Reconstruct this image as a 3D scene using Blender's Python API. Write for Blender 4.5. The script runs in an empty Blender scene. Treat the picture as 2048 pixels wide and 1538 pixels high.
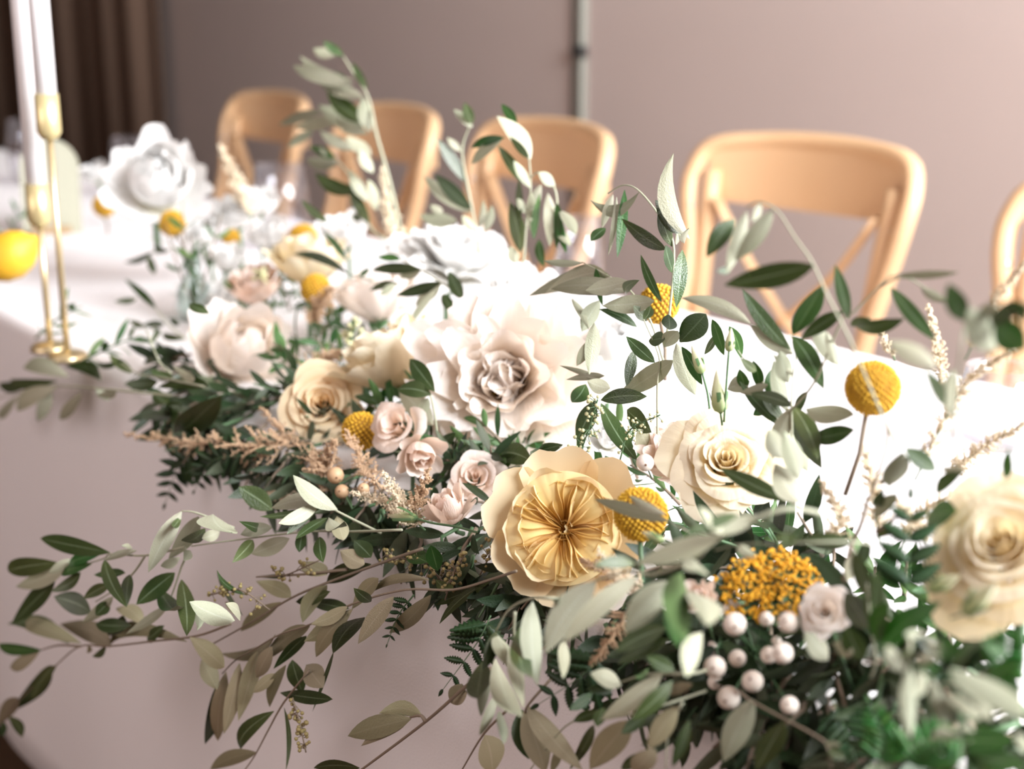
import bpy, math, random
from mathutils import Vector, Matrix, noise
V = Vector
sc = bpy.context.scene
COL = sc.collection
rnd = random.Random(7)
pi = math.pi

# ------------------------------------------------------------------ camera
FPX = 2844.0                      # 50 mm lens on a 36 mm frame, 2048 px wide
CAMZ = 1.11
PITCH = math.atan((769 - 15) / FPX)
cam_d = bpy.data.cameras.new('camera')
cam = bpy.data.objects.new('camera', cam_d); COL.objects.link(cam)
cam_d.lens = 50.0; cam_d.sensor_width = 36.0; cam_d.clip_start = 0.05
cam.location = (0, 0, CAMZ)
cam.rotation_euler = (pi / 2 - PITCH, 0, 0)
cam_d.dof.use_dof = True
cam_d.dof.focus_distance = 0.93
cam_d.dof.aperture_fstop = 4.6
sc.camera = cam

# ------------------------------------------------------------------ light and exposure
sc.view_settings.view_transform = 'Standard'
sc.view_settings.look = 'None'
sc.view_settings.gamma = 1.0
sc.view_settings.use_curve_mapping = False
sc.view_settings.exposure = 0.0
w = bpy.data.worlds.new('world'); sc.world = w; w.use_nodes = True
w.node_tree.nodes['Background'].inputs[0].default_value = (0.9, 0.9, 0.95, 1)
w.node_tree.nodes['Background'].inputs[1].default_value = 0.15

CP, SP = math.cos(PITCH), math.sin(PITCH)
TH = math.atan2((1024 + 1200) / FPX, CP + SP * (754 / FPX))   # table direction, left of the view heading
U = V((-math.sin(TH), math.cos(TH), 0))                        # along the table, away from the camera
N = V((math.cos(TH), math.sin(TH), 0))                         # across the table, towards the chairs
UP = V((0, 0, 1))
CAM = V((0, 0, CAMZ))
def TP(t, d, z): return U * t + N * d + UP * z
D_FRONT, D_FAR, Z_TAB = 0.525, 1.21, 0.75
D_WALL, T_RIGHT, T_LEFT, D_NEAR, Z_CEIL = 2.62, -1.5, 9.8, -1.6, 3.6
D_MAX = 3.5                       # back wall bent at the steel rod, only to grade its light

def area_light(name, loc, look, sx, sy, power, col):
    l = bpy.data.lights.new(name, 'AREA'); l.shape = 'RECTANGLE'; l.size = sx; l.size_y = sy
    l.energy = power; l.color = col
    o = bpy.data.objects.new(name, l); COL.objects.link(o)
    o.location = loc
    o.rotation_euler = V(look).to_track_quat('-Z', 'Z').to_euler()
    return o
# daylight in the right window; the second lamp is an added pinkish fill
area_light('daylight_and_fill', TP(T_RIGHT + 0.04, 1.7, 2.45), U, 2.3, 1.9, 435, (0.94, 0.965, 1.0))
area_light('daylight_and_fill', TP(1.2, D_NEAR + 0.04, 1.6), N, 1.8, 1.5, 22, (1.0, 0.85, 0.85))

# ------------------------------------------------------------------ helpers
def at(px, py, d):
    """the point on the vertical plane at distance d across the table that the pixel looks at;
    what hangs below the table top stays in front of the cloth"""
    dr = V(((px - 1024) / FPX, CP + SP * (769 - py) / FPX, -SP + CP * (769 - py) / FPX))
    p = CAM + dr * (d / N.dot(dr))
    if p.z < Z_TAB + 0.006 and d > 0.505:
        p = CAM + dr * (0.505 / N.dot(dr))
    return p
def depth(p): return V((0, CP, -SP)).dot(p - CAM)
def px2m(p, px): return px * depth(p) / FPX

def mesh_obj(name, verts, faces, mats, parent=None, smooth=True, mi=None, uv=None, origin=None):
    me = bpy.data.meshes.new(name)
    if parent is not None:
        o0 = parent.get('_o', (0, 0, 0)); o0 = V(o0)
        verts = [V(v) - o0 for v in verts]
    elif origin is not None:
        verts = [V(v) - V(origin) for v in verts]
    me.from_pydata([tuple(v) for v in verts], [], faces)
    if not isinstance(mats, (list, tuple)): mats = [mats]
    for m in mats: me.materials.append(m)
    if mi: me.polygons.foreach_set('material_index', mi)
    if smooth: me.polygons.foreach_set('use_smooth', [True] * len(me.polygons))
    if uv:
        l = me.uv_layers.new(name='UVMap')
        flat = []
        for p in me.polygons:
            for vi in p.vertices: flat += uv[vi]
        l.data.foreach_set('uv', flat)
    o = bpy.data.objects.new(name, me); COL.objects.link(o)
    if parent is not None: o.parent = parent
    elif origin is not None: o.location = origin
    return o
def tag(o, label, cat, group=None):
    o['label'] = label; o['category'] = cat
    if group: o['group'] = group
    return o
def thing(name, label, cat, loc=(0, 0, 0), group=None):
    o = bpy.data.objects.new(name, None); COL.objects.link(o)
    o.location = loc; o.empty_display_size = 0.02
    o['_o'] = tuple(loc)
    return tag(o, label, cat, group)
def structure(o): o['kind'] = 'structure'; return o
def stuff(o): o['kind'] = 'stuff'; return o

class MB:
    """collects simple shapes into one mesh"""
    def __init__(s): s.v = []; s.f = []
    def add(s, v, f):
        b = len(s.v); s.v += v; s.f += [tuple(i + b for i in q) for q in f]
    def box(s, o, ax, ay, az):
        """corner o and three edge vectors"""
        o, ax, ay, az = V(o), V(ax), V(ay), V(az)
        v = [o, o + ax, o + ax + ay, o + ay, o + az, o + ax + az, o + ax + ay + az, o + ay + az]
        s.add(v, [(0, 3, 2, 1), (4, 5, 6, 7), (0, 1, 5, 4), (1, 2, 6, 5), (2, 3, 7, 6), (3, 0, 4, 7)])
    def tube(s, pts, rad, n=8, cap=True, flat=1.0):
        pts = [V(p) for p in pts]; m = len(pts)
        if not isinstance(rad, (list, tuple)): rad = [rad] * m
        t0 = (pts[1] - pts[0]).normalized()
        side = t0.orthogonal().normalized()
        if flat != 1.0: side = t0.cross(UP).normalized() if abs(t0.z) < .99 else V((1, 0, 0))
        v = []
        for i, p in enumerate(pts):
            t = (pts[min(i + 1, m - 1)] - pts[max(i - 1, 0)]).normalized()
            side = (side - t * side.dot(t)).normalized()
            b = t.cross(side)
            for k in range(n):
                a = 2 * pi * k / n
                v.append(p + side * (math.cos(a) * rad[i] * flat) + b * (math.sin(a) * rad[i]))
        f = []
        for i in range(m - 1):
            for k in range(n):
                f.append((i * n + k, i * n + (k + 1) % n, (i + 1) * n + (k + 1) % n, (i + 1) * n + k))
        if cap:
            f.append(tuple(range(n))[::-1]); f.append(tuple((m - 1) * n + k for k in range(n)))
        s.add(v, f)
    def lathe(s, c, prof, n=24, axis=UP, close=False):
        c = V(c); axis = V(axis).normalized(); x = axis.orthogonal().normalized(); y = axis.cross(x)
        v = []; f = []
        for (r, z) in prof:
            for k in range(n):
                a = 2 * pi * k / n
                v.append(c + axis * z + x * (r * math.cos(a)) + y * (r * math.sin(a)))
        m = len(prof)
        for i in range(m - 1):
            for k in range(n):
                f.append((i * n + k, i * n + (k + 1) % n, (i + 1) * n + (k + 1) % n, (i + 1) * n + k))
        if close:
            f.append(tuple(range(n))[::-1]); f.append(tuple((m - 1) * n + k for k in range(n)))
        s.add(v, f)
    def octa(s, c, r, ax=UP, el=1.0):
        c = V(c); a = V(ax).normalized(); x = a.orthogonal().normalized(); y = a.cross(x)
        v = [c + a * r * el, c - a * r * el, c + x * r, c + y * r, c - x * r, c - y * r]
        s.add(v, [(0, 2, 3), (0, 3, 4), (0, 4, 5), (0, 5, 2), (1, 3, 2), (1, 4, 3), (1, 5, 4), (1, 2, 5)])
    def ico(s, c, r, jit=0.0, squash=(1, 1, 1)):
        p = (1 + 5 ** .5) / 2
        base = [(-1, p, 0), (1, p, 0), (-1, -p, 0), (1, -p, 0), (0, -1, p), (0, 1, p), (0, -1, -p), (0, 1, -p), (p, 0, -1), (p, 0, 1), (-p, 0, -1), (-p, 0, 1)]
        F = [(0, 11, 5), (0, 5, 1), (0, 1, 7), (0, 7, 10), (0, 10, 11), (1, 5, 9), (5, 11, 4), (11, 10, 2), (10, 7, 6), (7, 1, 8), (3, 9, 4), (3, 4, 2), (3, 2, 6), (3, 6, 8), (3, 8, 9), (4, 9, 5), (2, 4, 11), (6, 2, 10), (8, 6, 7), (9, 8, 1)]
        q = 1 / (1 + p * p) ** .5
        s.add([V(c) + V((b[0] * squash[0], b[1] * squash[1], b[2] * squash[2])) * (r * q * (1 + rnd.uniform(-jit, jit))) for b in base], F)
    def build(s, name, mat, parent=None, smooth=True, origin=None):
        return mesh_obj(name, s.v, s.f, mat, parent, smooth, origin=origin)

def smooth_path(pts, n=5):
    """Catmull-Rom through the points"""
    pts = [V(p) for p in pts]
    if len(pts) < 3: return pts
    P = [pts[0] * 2 - pts[1]] + pts + [pts[-1] * 2 - pts[-2]]
    out = []
    for i in range(1, len(P) - 2):
        for k in range(n):
            t = k / n
            a, b, c, d = P[i - 1], P[i], P[i + 1], P[i + 2]
            out.append(0.5 * ((2 * b) + (c - a) * t + (2 * a - 5 * b + 4 * c - d) * t * t + (3 * b - a - 3 * c + d) * t ** 3))
    out.append(pts[-1])
    return out

# ------------------------------------------------------------------ materials
def new_mat(name):
    m = bpy.data.materials.new(name); m.use_nodes = True
    nt = m.node_tree; nt.nodes.clear()
    out = nt.nodes.new('ShaderNodeOutputMaterial')
    return m, nt, out
def c4(c): return (c[0], c[1], c[2], 1)
def principled(name, col, rough=0.5, metal=0.0, noise_amt=0.0, noise_scale=20, col2=None, bump=0.0, bump_scale=80, spec=0.5, sheen=0.0, trans=0.0, stretch=None):
    m, nt, out = new_mat(name)
    b = nt.nodes.new('ShaderNodeBsdfPrincipled')
    b.inputs['Base Color'].default_value = c4(col); b.inputs['Roughness'].default_value = rough
    b.inputs['Metallic'].default_value = metal; b.inputs['Specular IOR Level'].default_value = spec
    b.inputs['Transmission Weight'].default_value = trans
    if sheen: b.inputs['Sheen Weight'].default_value = sheen
    if col2 or bump:
        tc = nt.nodes.new('ShaderNodeTexCoord'); mp = nt.nodes.new('ShaderNodeMapping')
        if stretch: mp.inputs['Scale'].default_value = stretch
        nt.links.new(tc.outputs['Object'], mp.inputs['Vector'])
    if col2:
        nz = nt.nodes.new('ShaderNodeTexNoise'); nz.inputs['Scale'].default_value = noise_scale; nz.inputs['Detail'].default_value = 4
        nt.links.new(mp.outputs[0], nz.inputs['Vector'])
        mx = nt.nodes.new('ShaderNodeMix'); mx.data_type = 'RGBA'
        mx.inputs['A'].default_value = c4(col); mx.inputs['B'].default_value = c4(col2)
        nt.links.new(nz.outputs['Fac'], mx.inputs['Factor']); nt.links.new(mx.outputs['Result'], b.inputs['Base Color'])
    if bump:
        n2 = nt.nodes.new('ShaderNodeTexNoise'); n2.inputs['Scale'].default_value = bump_scale
        nt.links.new(mp.outputs[0], n2.inputs['Vector'])
        bp = nt.nodes.new('ShaderNodeBump'); bp.inputs['Strength'].default_value = bump; bp.inputs['Distance'].default_value = 0.01
        nt.links.new(n2.outputs['Fac'], bp.inputs['Height']); nt.links.new(bp.outputs[0], b.inputs['Normal'])
    nt.links.new(b.outputs[0], out.inputs[0])
    return m
def plant(name, stops, rough=0.5, translucent=0.3, var=0.12, vein=None, tcol=None, bump=0.0, bscale=(40, 4, 1), spec=0.5, axis='Y', sat=None):
    """leaf or petal: hue from base to tip along the UV map, light through the sheet"""
    m, nt, out = new_mat(name)
    L = nt.links.new
    uvn = nt.nodes.new('ShaderNodeUVMap')
    sx = nt.nodes.new('ShaderNodeSeparateXYZ'); L(uvn.outputs[0], sx.inputs[0])
    cr = nt.nodes.new('ShaderNodeValToRGB')
    els = cr.color_ramp.elements
    els[0].position = stops[0][0]; els[0].color = c4(stops[0][1])
    els[1].position = stops[-1][0]; els[1].color = c4(stops[-1][1])
    for p, c in stops[1:-1]:
        e = els.new(p); e.color = c4(c)
    L(sx.outputs[axis], cr.inputs[0])
    col = cr.outputs[0]
    if vein:
        a = nt.nodes.new('ShaderNodeMath'); a.operation = 'SUBTRACT'; a.inputs[1].default_value = 0.5; L(sx.outputs['X'], a.inputs[0])
        b = nt.nodes.new('ShaderNodeMath'); b.operation = 'ABSOLUTE'; L(a.outputs[0], b.inputs[0])
        c = nt.nodes.new('ShaderNodeMath'); c.operation = 'LESS_THAN'; c.inputs[1].default_value = 0.035; L(b.outputs[0], c.inputs[0])
        mx = nt.nodes.new('ShaderNodeMix'); mx.data_type = 'RGBA'; mx.inputs['B'].default_value = c4(vein)
        e = nt.nodes.new('ShaderNodeMath'); e.operation = 'MULTIPLY'; e.inputs[1].default_value = 0.6; L(c.outputs[0], e.inputs[0])
        L(e.outputs[0], mx.inputs['Factor']); L(col, mx.inputs['A']); col = mx.outputs['Result']
    if var:
        oi = nt.nodes.new('ShaderNodeObjectInfo')
        mr = nt.nodes.new('ShaderNodeMapRange'); mr.inputs['To Min'].default_value = 1 - var; mr.inputs['To Max'].default_value = 1 + var
        L(oi.outputs['Random'], mr.inputs['Value'])
        h = nt.nodes.new('ShaderNodeHueSaturation'); L(mr.outputs[0], h.inputs['Value']); L(col, h.inputs['Color'])
        mh = nt.nodes.new('ShaderNodeMapRange'); mh.inputs['To Min'].default_value = 0.5 - var * .10; mh.inputs['To Max'].default_value = 0.5 + var * .10
        mu = nt.nodes.new('ShaderNodeMath'); mu.operation = 'FRACT'
        m7 = nt.nodes.new('ShaderNodeMath'); m7.operation = 'MULTIPLY'; m7.inputs[1].default_value = 7.31; L(oi.outputs['Random'], m7.inputs[0]); L(m7.outputs[0], mu.inputs[0])
        L(mu.outputs[0], mh.inputs['Value']); L(mh.outputs[0], h.inputs['Hue'])
        col = h.outputs[0]
    b = nt.nodes.new('ShaderNodeBsdfPrincipled'); L(col, b.inputs['Base Color']); b.inputs['Roughness'].default_value = rough
    b.inputs['Specular IOR Level'].default_value = spec
    if bump:
        mp = nt.nodes.new('ShaderNodeMapping'); mp.inputs['Scale'].default_value = bscale; L(uvn.outputs[0], mp.inputs[0])
        nz = nt.nodes.new('ShaderNodeTexNoise'); nz.inputs['Scale'].default_value = 1.0; L(mp.outputs[0], nz.inputs['Vector'])
        bp = nt.nodes.new('ShaderNodeBump'); bp.inputs['Strength'].default_value = bump; bp.inputs['Distance'].default_value = 0.002
        L(nz.outputs['Fac'], bp.inputs['Height']); L(bp.outputs[0], b.inputs['Normal'])
    if translucent:
        t = nt.nodes.new('ShaderNodeBsdfTranslucent')
        if tcol: t.inputs[0].default_value = c4(tcol)
        else: L(col, t.inputs[0])
        ms = nt.nodes.new('ShaderNodeMixShader'); ms.inputs[0].default_value = translucent
        L(b.outputs[0], ms.inputs[1]); L(t.outputs[0], ms.inputs[2]); L(ms.outputs[0], out.inputs[0])
    else: L(b.outputs[0], out.inputs[0])
    return m

M = {}
M['olive_top'] = plant('olive_leaf_upper', [(0, (.066, .095, .03)), (.5, (.042, .068, .02)), (1, (.055, .088, .025))], rough=.33, translucent=.18, tcol=(.16, .36, .07), var=.35, vein=(.25, .33, .2), bump=.25, bscale=(8, 30, 1), spec=.6)
M['olive_under'] = plant('olive_leaf_underside', [(0, (.45, .45, .33)), (1, (.39, .405, .28))], rough=.55, translucent=.18, tcol=(.2, .42, .10), var=.22, vein=(.52, .54, .42), bump=.25, bscale=(10, 40, 1))
M['shaded_under'] = plant('shaded_olive_leaf_underside', [(0, (.36, .33, .21)), (1, (.31, .28, .17))], rough=.6, translucent=.1, tcol=(.2, .3, .08), var=.25, vein=(.42, .38, .26), bump=.25, bscale=(10, 40, 1))  # underside browned and darkened to carry shade and warm floor bounce
M['green_top'] = plant('bright_leaf_upper', [(0, (.035, .10, .025)), (1, (.045, .13, .03))], rough=.35, translucent=.25, tcol=(.14, .40, .05), var=.25, vein=(.2, .35, .14), bump=.2, bscale=(8, 30, 1))
M['green_under'] = plant('bright_leaf_underside', [(0, (.11, .18, .06)), (1, (.10, .19, .06))], rough=.55, translucent=.25, tcol=(.14, .40, .05), var=.2)
M['dark_top'] = plant('dark_leaf_upper', [(0, (.022, .042, .016)), (1, (.026, .05, .018))], rough=.38, translucent=.12, tcol=(.08, .2, .04), var=.3, vein=(.05, .08, .04), bump=.2, bscale=(8, 30, 1))  # filler leaf, both sides darkened to carry the shade under the blooms
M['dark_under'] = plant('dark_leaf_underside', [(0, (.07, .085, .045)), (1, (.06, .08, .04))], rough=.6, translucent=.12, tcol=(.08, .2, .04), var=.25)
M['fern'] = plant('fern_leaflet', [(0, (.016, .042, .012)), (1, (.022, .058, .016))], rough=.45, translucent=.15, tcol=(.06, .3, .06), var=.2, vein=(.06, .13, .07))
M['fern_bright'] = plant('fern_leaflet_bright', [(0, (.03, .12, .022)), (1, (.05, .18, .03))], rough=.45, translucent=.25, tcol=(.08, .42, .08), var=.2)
M['stem_pale'] = principled('olive_twig_pale', (.42, .44, .32), .6, col2=(.32, .32, .22), noise_scale=60)
M['stem_brown'] = principled('olive_twig_brown', (.17, .12, .085), .65, col2=(.25, .2, .14), noise_scale=70)
M['stem_green'] = principled('flower_stem_green', (.07, .15, .07), .5, col2=(.11, .2, .09), noise_scale=50)
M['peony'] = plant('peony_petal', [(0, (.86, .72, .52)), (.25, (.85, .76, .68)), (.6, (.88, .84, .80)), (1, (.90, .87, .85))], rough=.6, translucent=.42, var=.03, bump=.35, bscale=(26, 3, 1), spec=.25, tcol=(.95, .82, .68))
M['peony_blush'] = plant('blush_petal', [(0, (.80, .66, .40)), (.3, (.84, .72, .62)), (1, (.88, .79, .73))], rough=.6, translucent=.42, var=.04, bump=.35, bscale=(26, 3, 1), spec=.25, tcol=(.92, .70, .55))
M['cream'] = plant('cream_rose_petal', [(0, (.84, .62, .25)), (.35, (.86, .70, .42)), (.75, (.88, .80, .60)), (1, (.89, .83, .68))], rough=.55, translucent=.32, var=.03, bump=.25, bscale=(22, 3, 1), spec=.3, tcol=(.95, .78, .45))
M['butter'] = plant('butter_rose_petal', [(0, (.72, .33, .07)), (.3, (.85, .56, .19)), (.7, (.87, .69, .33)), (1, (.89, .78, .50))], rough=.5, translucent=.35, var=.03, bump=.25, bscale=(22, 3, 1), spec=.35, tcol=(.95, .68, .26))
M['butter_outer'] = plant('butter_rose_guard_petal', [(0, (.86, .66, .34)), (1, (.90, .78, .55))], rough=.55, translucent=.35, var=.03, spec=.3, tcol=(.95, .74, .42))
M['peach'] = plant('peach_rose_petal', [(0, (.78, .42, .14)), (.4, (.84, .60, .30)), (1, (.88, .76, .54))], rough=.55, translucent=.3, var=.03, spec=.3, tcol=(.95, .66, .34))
M['white_far'] = plant('white_petal', [(0, (.86, .82, .6)), (.4, (.88, .87, .84)), (1, (.89, .89, .88))], rough=.6, translucent=.3, var=.03, spec=.25)
M['craspedia'] = principled('craspedia_yellow', (.80, .50, .035), .7, col2=(.62, .33, .02), noise_scale=220)
M['craspedia_core'] = principled('craspedia_core', (.30, .15, .015), .8)
M['yarrow'] = principled('yarrow_yellow', (.80, .43, .02), .7, col2=(.62, .29, .01), noise_scale=200)
M['astilbe_tan'] = principled('astilbe_tan', (.62, .44, .30), .8, col2=(.52, .35, .20), noise_scale=150)
M['astilbe_cream'] = principled('astilbe_cream', (.82, .72, .56), .8, col2=(.74, .62, .44), noise_scale=150)
M['seed'] = principled('seed_bud', (.33, .28, .11), .6, col2=(.25, .18, .07), noise_scale=120)
M['seed_pale'] = principled('seed_bud_pale', (.52, .54, .28), .6, col2=(.62, .58, .36), noise_scale=120)
M['berry'] = principled('snowberry_skin', (.84, .72, .62), .45, col2=(.86, .80, .72), noise_scale=40)
M['berry_shaded'] = principled('berry_shaded', (.50, .31, .17), .5, col2=(.56, .37, .22), noise_scale=40)  # snowberry skin recoloured tan to paint the shade on it
M['berry_eye'] = principled('snowberry_eye', (.20, .10, .05), .7)
M['bud'] = plant('lisianthus_bud', [(0, (.25, .36, .14)), (.35, (.55, .60, .32)), (1, (.80, .78, .58))], rough=.5, translucent=.2, var=.05)
M['sepal'] = principled('sepal_green', (.10, .20, .08), .5)
M['lemon'] = principled('lemon_peel', (.86, .50, .035), .45, col2=(.80, .44, .03), noise_scale=60, bump=.2, bump_scale=300)
M['yellow_petal'] = principled('yellow_petal', (.86, .58, .05), .55, col2=(.82, .50, .03), noise_scale=60)
M['cloth'] = principled('linen_white', (.88, .86, .86), .85, bump=.12, bump_scale=600, sheen=.2, spec=.2)
M['wood'] = principled('beech_honey', (.76, .51, .30), .36, col2=(.70, .44, .235), noise_scale=6, stretch=(1, 1, .15))
M['wall'] = principled('taupe_plaster', (.70, .585, .54), .85, col2=(.67, .56, .515), noise_scale=3, bump=.05, bump_scale=120, spec=.2)
M['wall_dark'] = principled('unseen_wall_brown', (.17, .105, .075), .7, col2=(.2, .13, .09), noise_scale=4, spec=.2)  # colour of unseen walls, made dark to cut bounced light
M['ceiling'] = principled('ceiling_paint', (.25, .21, .19), .9)
M['floor'] = principled('floor_wood_brown', (.10, .060, .038), .5, col2=(.14, .085, .05), noise_scale=5, stretch=(1, 8, 1))
M['curtain'] = principled('curtain_brown', (.22, .14, .10), .9, col2=(.25, .165, .12), noise_scale=30, spec=.1)
M['steel'] = principled('steel_grey', (.52, .53, .47), .4, metal=.2)
M['steel_dark'] = principled('steel_dark', (.12, .12, .115), .4, metal=.6)
M['bolt'] = principled('bolt_steel', (.6, .6, .6), .3, metal=1)
M['brass'] = principled('brass', (.78, .64, .38), .3, metal=.8)
M['wax'] = principled('candle_wax', (.86, .85, .86), .5)
M['holder'] = principled('gold_cup', (.80, .68, .36), .35, metal=.55)
M['card'] = principled('sage_card', (.40, .40, .31), .8)
M['table_wood'] = principled('trestle_ply', (.4, .28, .16), .6)
M['frame'] = principled('window_frame_white', (.75, .74, .72), .5)
M['lily'] = M['white_far']
def glass(name, tint=(1, 1, 1), refl=1.0):
    """thin blown glass: clear, with reflections that grow towards the rim"""
    m, nt, out = new_mat(name)
    t = nt.nodes.new('ShaderNodeBsdfTransparent'); t.inputs[0].default_value = c4(tint)
    g = nt.nodes.new('ShaderNodeBsdfGlossy'); g.inputs['Roughness'].default_value = .03
    lw = nt.nodes.new('ShaderNodeLayerWeight'); lw.inputs[0].default_value = .5
    pw = nt.nodes.new('ShaderNodeMath'); pw.operation = 'POWER'; pw.inputs[1].default_value = 2.0; nt.links.new(lw.outputs['Facing'], pw.inputs[0])
    f = nt.nodes.new('ShaderNodeMath'); f.operation = 'MULTIPLY_ADD'; f.inputs[1].default_value = .75; f.inputs[2].default_value = .07; nt.links.new(pw.outputs[0], f.inputs[0])
    s = nt.nodes.new('ShaderNodeMixShader')
    nt.links.new(f.outputs[0], s.inputs[0]); nt.links.new(t.outputs[0], s.inputs[1]); nt.links.new(g.outputs[0], s.inputs[2])
    nt.links.new(s.outputs[0], out.inputs[0]); return m
M['glass'] = glass('clear_glass', (.96, .96, .98))
M['glass_green'] = glass('green_tinted_glass', (.90, .965, .95))
M['pane'] = glass('window_pane', (1, 1, 1))
# ------------------------------------------------------------------ room
def slab(name, o, ax, ay, az, mat):
    m = MB(); m.box(o, ax, ay, az); return structure(m.build(name, mat, smooth=False))
TL, DL = T_LEFT - T_RIGHT, D_MAX - D_NEAR
fl = slab('floor', TP(T_RIGHT - .1, D_NEAR - .1, -.05), U * (TL + .2), N * (DL + .2), UP * .04, M['floor'])
k = 0
d0 = D_NEAR
while d0 < D_MAX - .02:                         # floor boards run along the table
    wd = min(.14, D_MAX - d0) - .004
    m = MB(); m.box(TP(T_RIGHT, d0, -.012), U * TL, N * wd, UP * .012)
    b = m.build('board', M['floor'], fl, smooth=False)
    d0 += .14
slab('ceiling', TP(T_RIGHT - .1, D_NEAR - .1, Z_CEIL), U * (TL + .2), N * (DL + .2), UP * .06, M['ceiling'])
t_fold = at(1160, 120, D_WALL).dot(U)
A_R, A_L = math.tan(math.radians(.6)), math.tan(math.radians(1.2))  # small bend angles chosen so the wall dims towards the left
def wall_d(t): return D_WALL + (A_R * (t_fold - t) if t < t_fold else A_L * (t - t_fold))
m = MB()
for (ta, tb_) in ((T_RIGHT, t_fold), (t_fold, T_LEFT)):
    m.box(TP(ta, wall_d(ta), 0), TP(tb_, wall_d(tb_), 0) - TP(ta, wall_d(ta), 0), N * .12, UP * Z_CEIL)
structure(m.build('wall_back', M['wall'], smooth=False))
slab('wall_left', TP(T_LEFT, D_NEAR, 0), U * .12, N * DL, UP * Z_CEIL, M['wall_dark'])
def wall_with_window(name, wname, O, A, B, la, a0, a1, z0, z1, mat='wall'):
    """O corner, A along the wall, B outwards"""
    m = MB()
    m.box(O, A * a0, B * .12, UP * Z_CEIL); m.box(O + A * a1, A * (la - a1), B * .12, UP * Z_CEIL)
    m.box(O + A * a0, A * (a1 - a0), B * .12, UP * z0); m.box(O + A * a0 + UP * z1, A * (a1 - a0), B * .12, UP * (Z_CEIL - z1))
    structure(m.build(name, M[mat], smooth=False))
    m = MB()
    fw = .05
    for (x, y, lx, lz) in ((a0, z0, a1 - a0, fw), (a0, z1 - fw, a1 - a0, fw), (a0, z0, fw, z1 - z0), (a1 - fw, z0, fw, z1 - z0), ((a0 + a1) / 2 - .02, z0, .04, z1 - z0)):
        m.box(O + A * x + UP * y + B * .06, A * lx, B * .05, UP * lz)
    fr = structure(m.build(wname, M['frame'], smooth=False))
    for (x0, x1) in ((a0 + fw, (a0 + a1) / 2 - .02), ((a0 + a1) / 2 + .02, a1 - fw)):
        m = MB(); m.box(O + A * x0 + UP * (z0 + fw) + B * .08, A * (x1 - x0), B * .006, UP * (z1 - z0 - 2 * fw))
        m.build('pane', M['pane'], fr, smooth=False)
wall_with_window('wall_right', 'window_1', TP(T_RIGHT, D_NEAR, 0), N, -U, DL, 1.7 - 1.17 - D_NEAR, 1.7 + 1.17 - D_NEAR, 1.48, 3.42)
wall_with_window('wall_front', 'fill_window', TP(T_RIGHT, D_NEAR, 0), U, -N, TL, 1.2 - .92 - T_RIGHT, 1.2 + .92 - T_RIGHT, .83, 2.37, 'wall_dark')  # unseen window, added to frame the fill lamp
# steel rod and channel on the wall seam
pr = at(1160, 120, D_WALL)
tt = pr.dot(U)
m = MB(); m.box(TP(tt - .032, D_WALL - .003, 0), U * .064, N * .003, UP * Z_CEIL)
tr = structure(m.build('trim_1', M['steel'], smooth=False))
m = MB(); m.tube([TP(tt - .018, D_WALL - .008, .0), TP(tt - .018, D_WALL - .008, 3.5)], .007, 10); m.build('rod', M['steel'], tr)
m = MB(); m.tube([TP(tt + .026, D_WALL - .004, .0), TP(tt + .026, D_WALL - .004, 3.5)], .004, 8); m.build('edge_strip', M['steel_dark'], tr)
pk = at(1160, 104, D_WALL - .03)
m = MB(); m.box(TP(tt - .036, D_WALL - .022, pk.z - .016), U * .05, N * .02, UP * .032); m.build('latch', M['steel_dark'], tr, smooth=False)
# brown curtain at the far left of the wall
tc0 = at(316, 150, wall_d(6.4) - .12).dot(U); tc1 = T_LEFT - .15
m = MB(); n = 130; vv = []; ff = []
for i in range(n + 1):
    t = tc0 + (tc1 - tc0) * i / n
    dd = wall_d(t) - .12 + .035 * math.sin(i * .62) + .02 * math.sin(i * .27 + 1)
    vv += [TP(t, dd, .03), TP(t, dd, 2.85), TP(t, dd + .004, 2.85), TP(t, dd + .004, .03)]
    if i:
        a = (i - 1) * 4; b = i * 4
        ff += [(a, b, b + 1, a + 1), (a + 1, b + 1, b + 2, a + 2), (a + 2, b + 2, b + 3, a + 3), (a + 3, b + 3, b, a)]
ff += [(0, 1, 2, 3), (n * 4 + 3, n * 4 + 2, n * 4 + 1, n * 4)]
cu = thing('curtain', 'dark brown floor-length curtain at the far left of the wall', 'curtain', TP(tc0, wall_d(tc0) - .12, 0))
mesh_obj('drape', vv, ff, M['curtain'], cu)
m = MB(); m.tube([TP(tc0 - .03, wall_d(tc0) - .1, 2.87), TP(tc1 + .03, wall_d(tc1) - .1, 2.87)], .014, 10); m.build('curtain_rail', M['steel_dark'], cu)

# ------------------------------------------------------------------ table and cloth
T0, T1 = -.42, 5.0
tb = thing('trestle_table', 'long trestle table hidden under the white tablecloth', 'table', TP(0, .87, 0))
m = MB(); m.box(TP(T0, D_FRONT + .012, Z_TAB - .03), U * (T1 - T0), N * (D_FAR - D_FRONT - .024), UP * .026); m.build('tabletop', M['table_wood'], tb, smooth=False)
for t in (T0 + .2, 1.3, 2.9, T1 - .2):
    for d in (D_FRONT + .08, D_FAR - .08):
        m = MB(); m.tube([TP(t, d, 0), TP(t, d, Z_TAB - .03)], .018, 10); m.build('leg', M['steel_dark'], tb)
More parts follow.
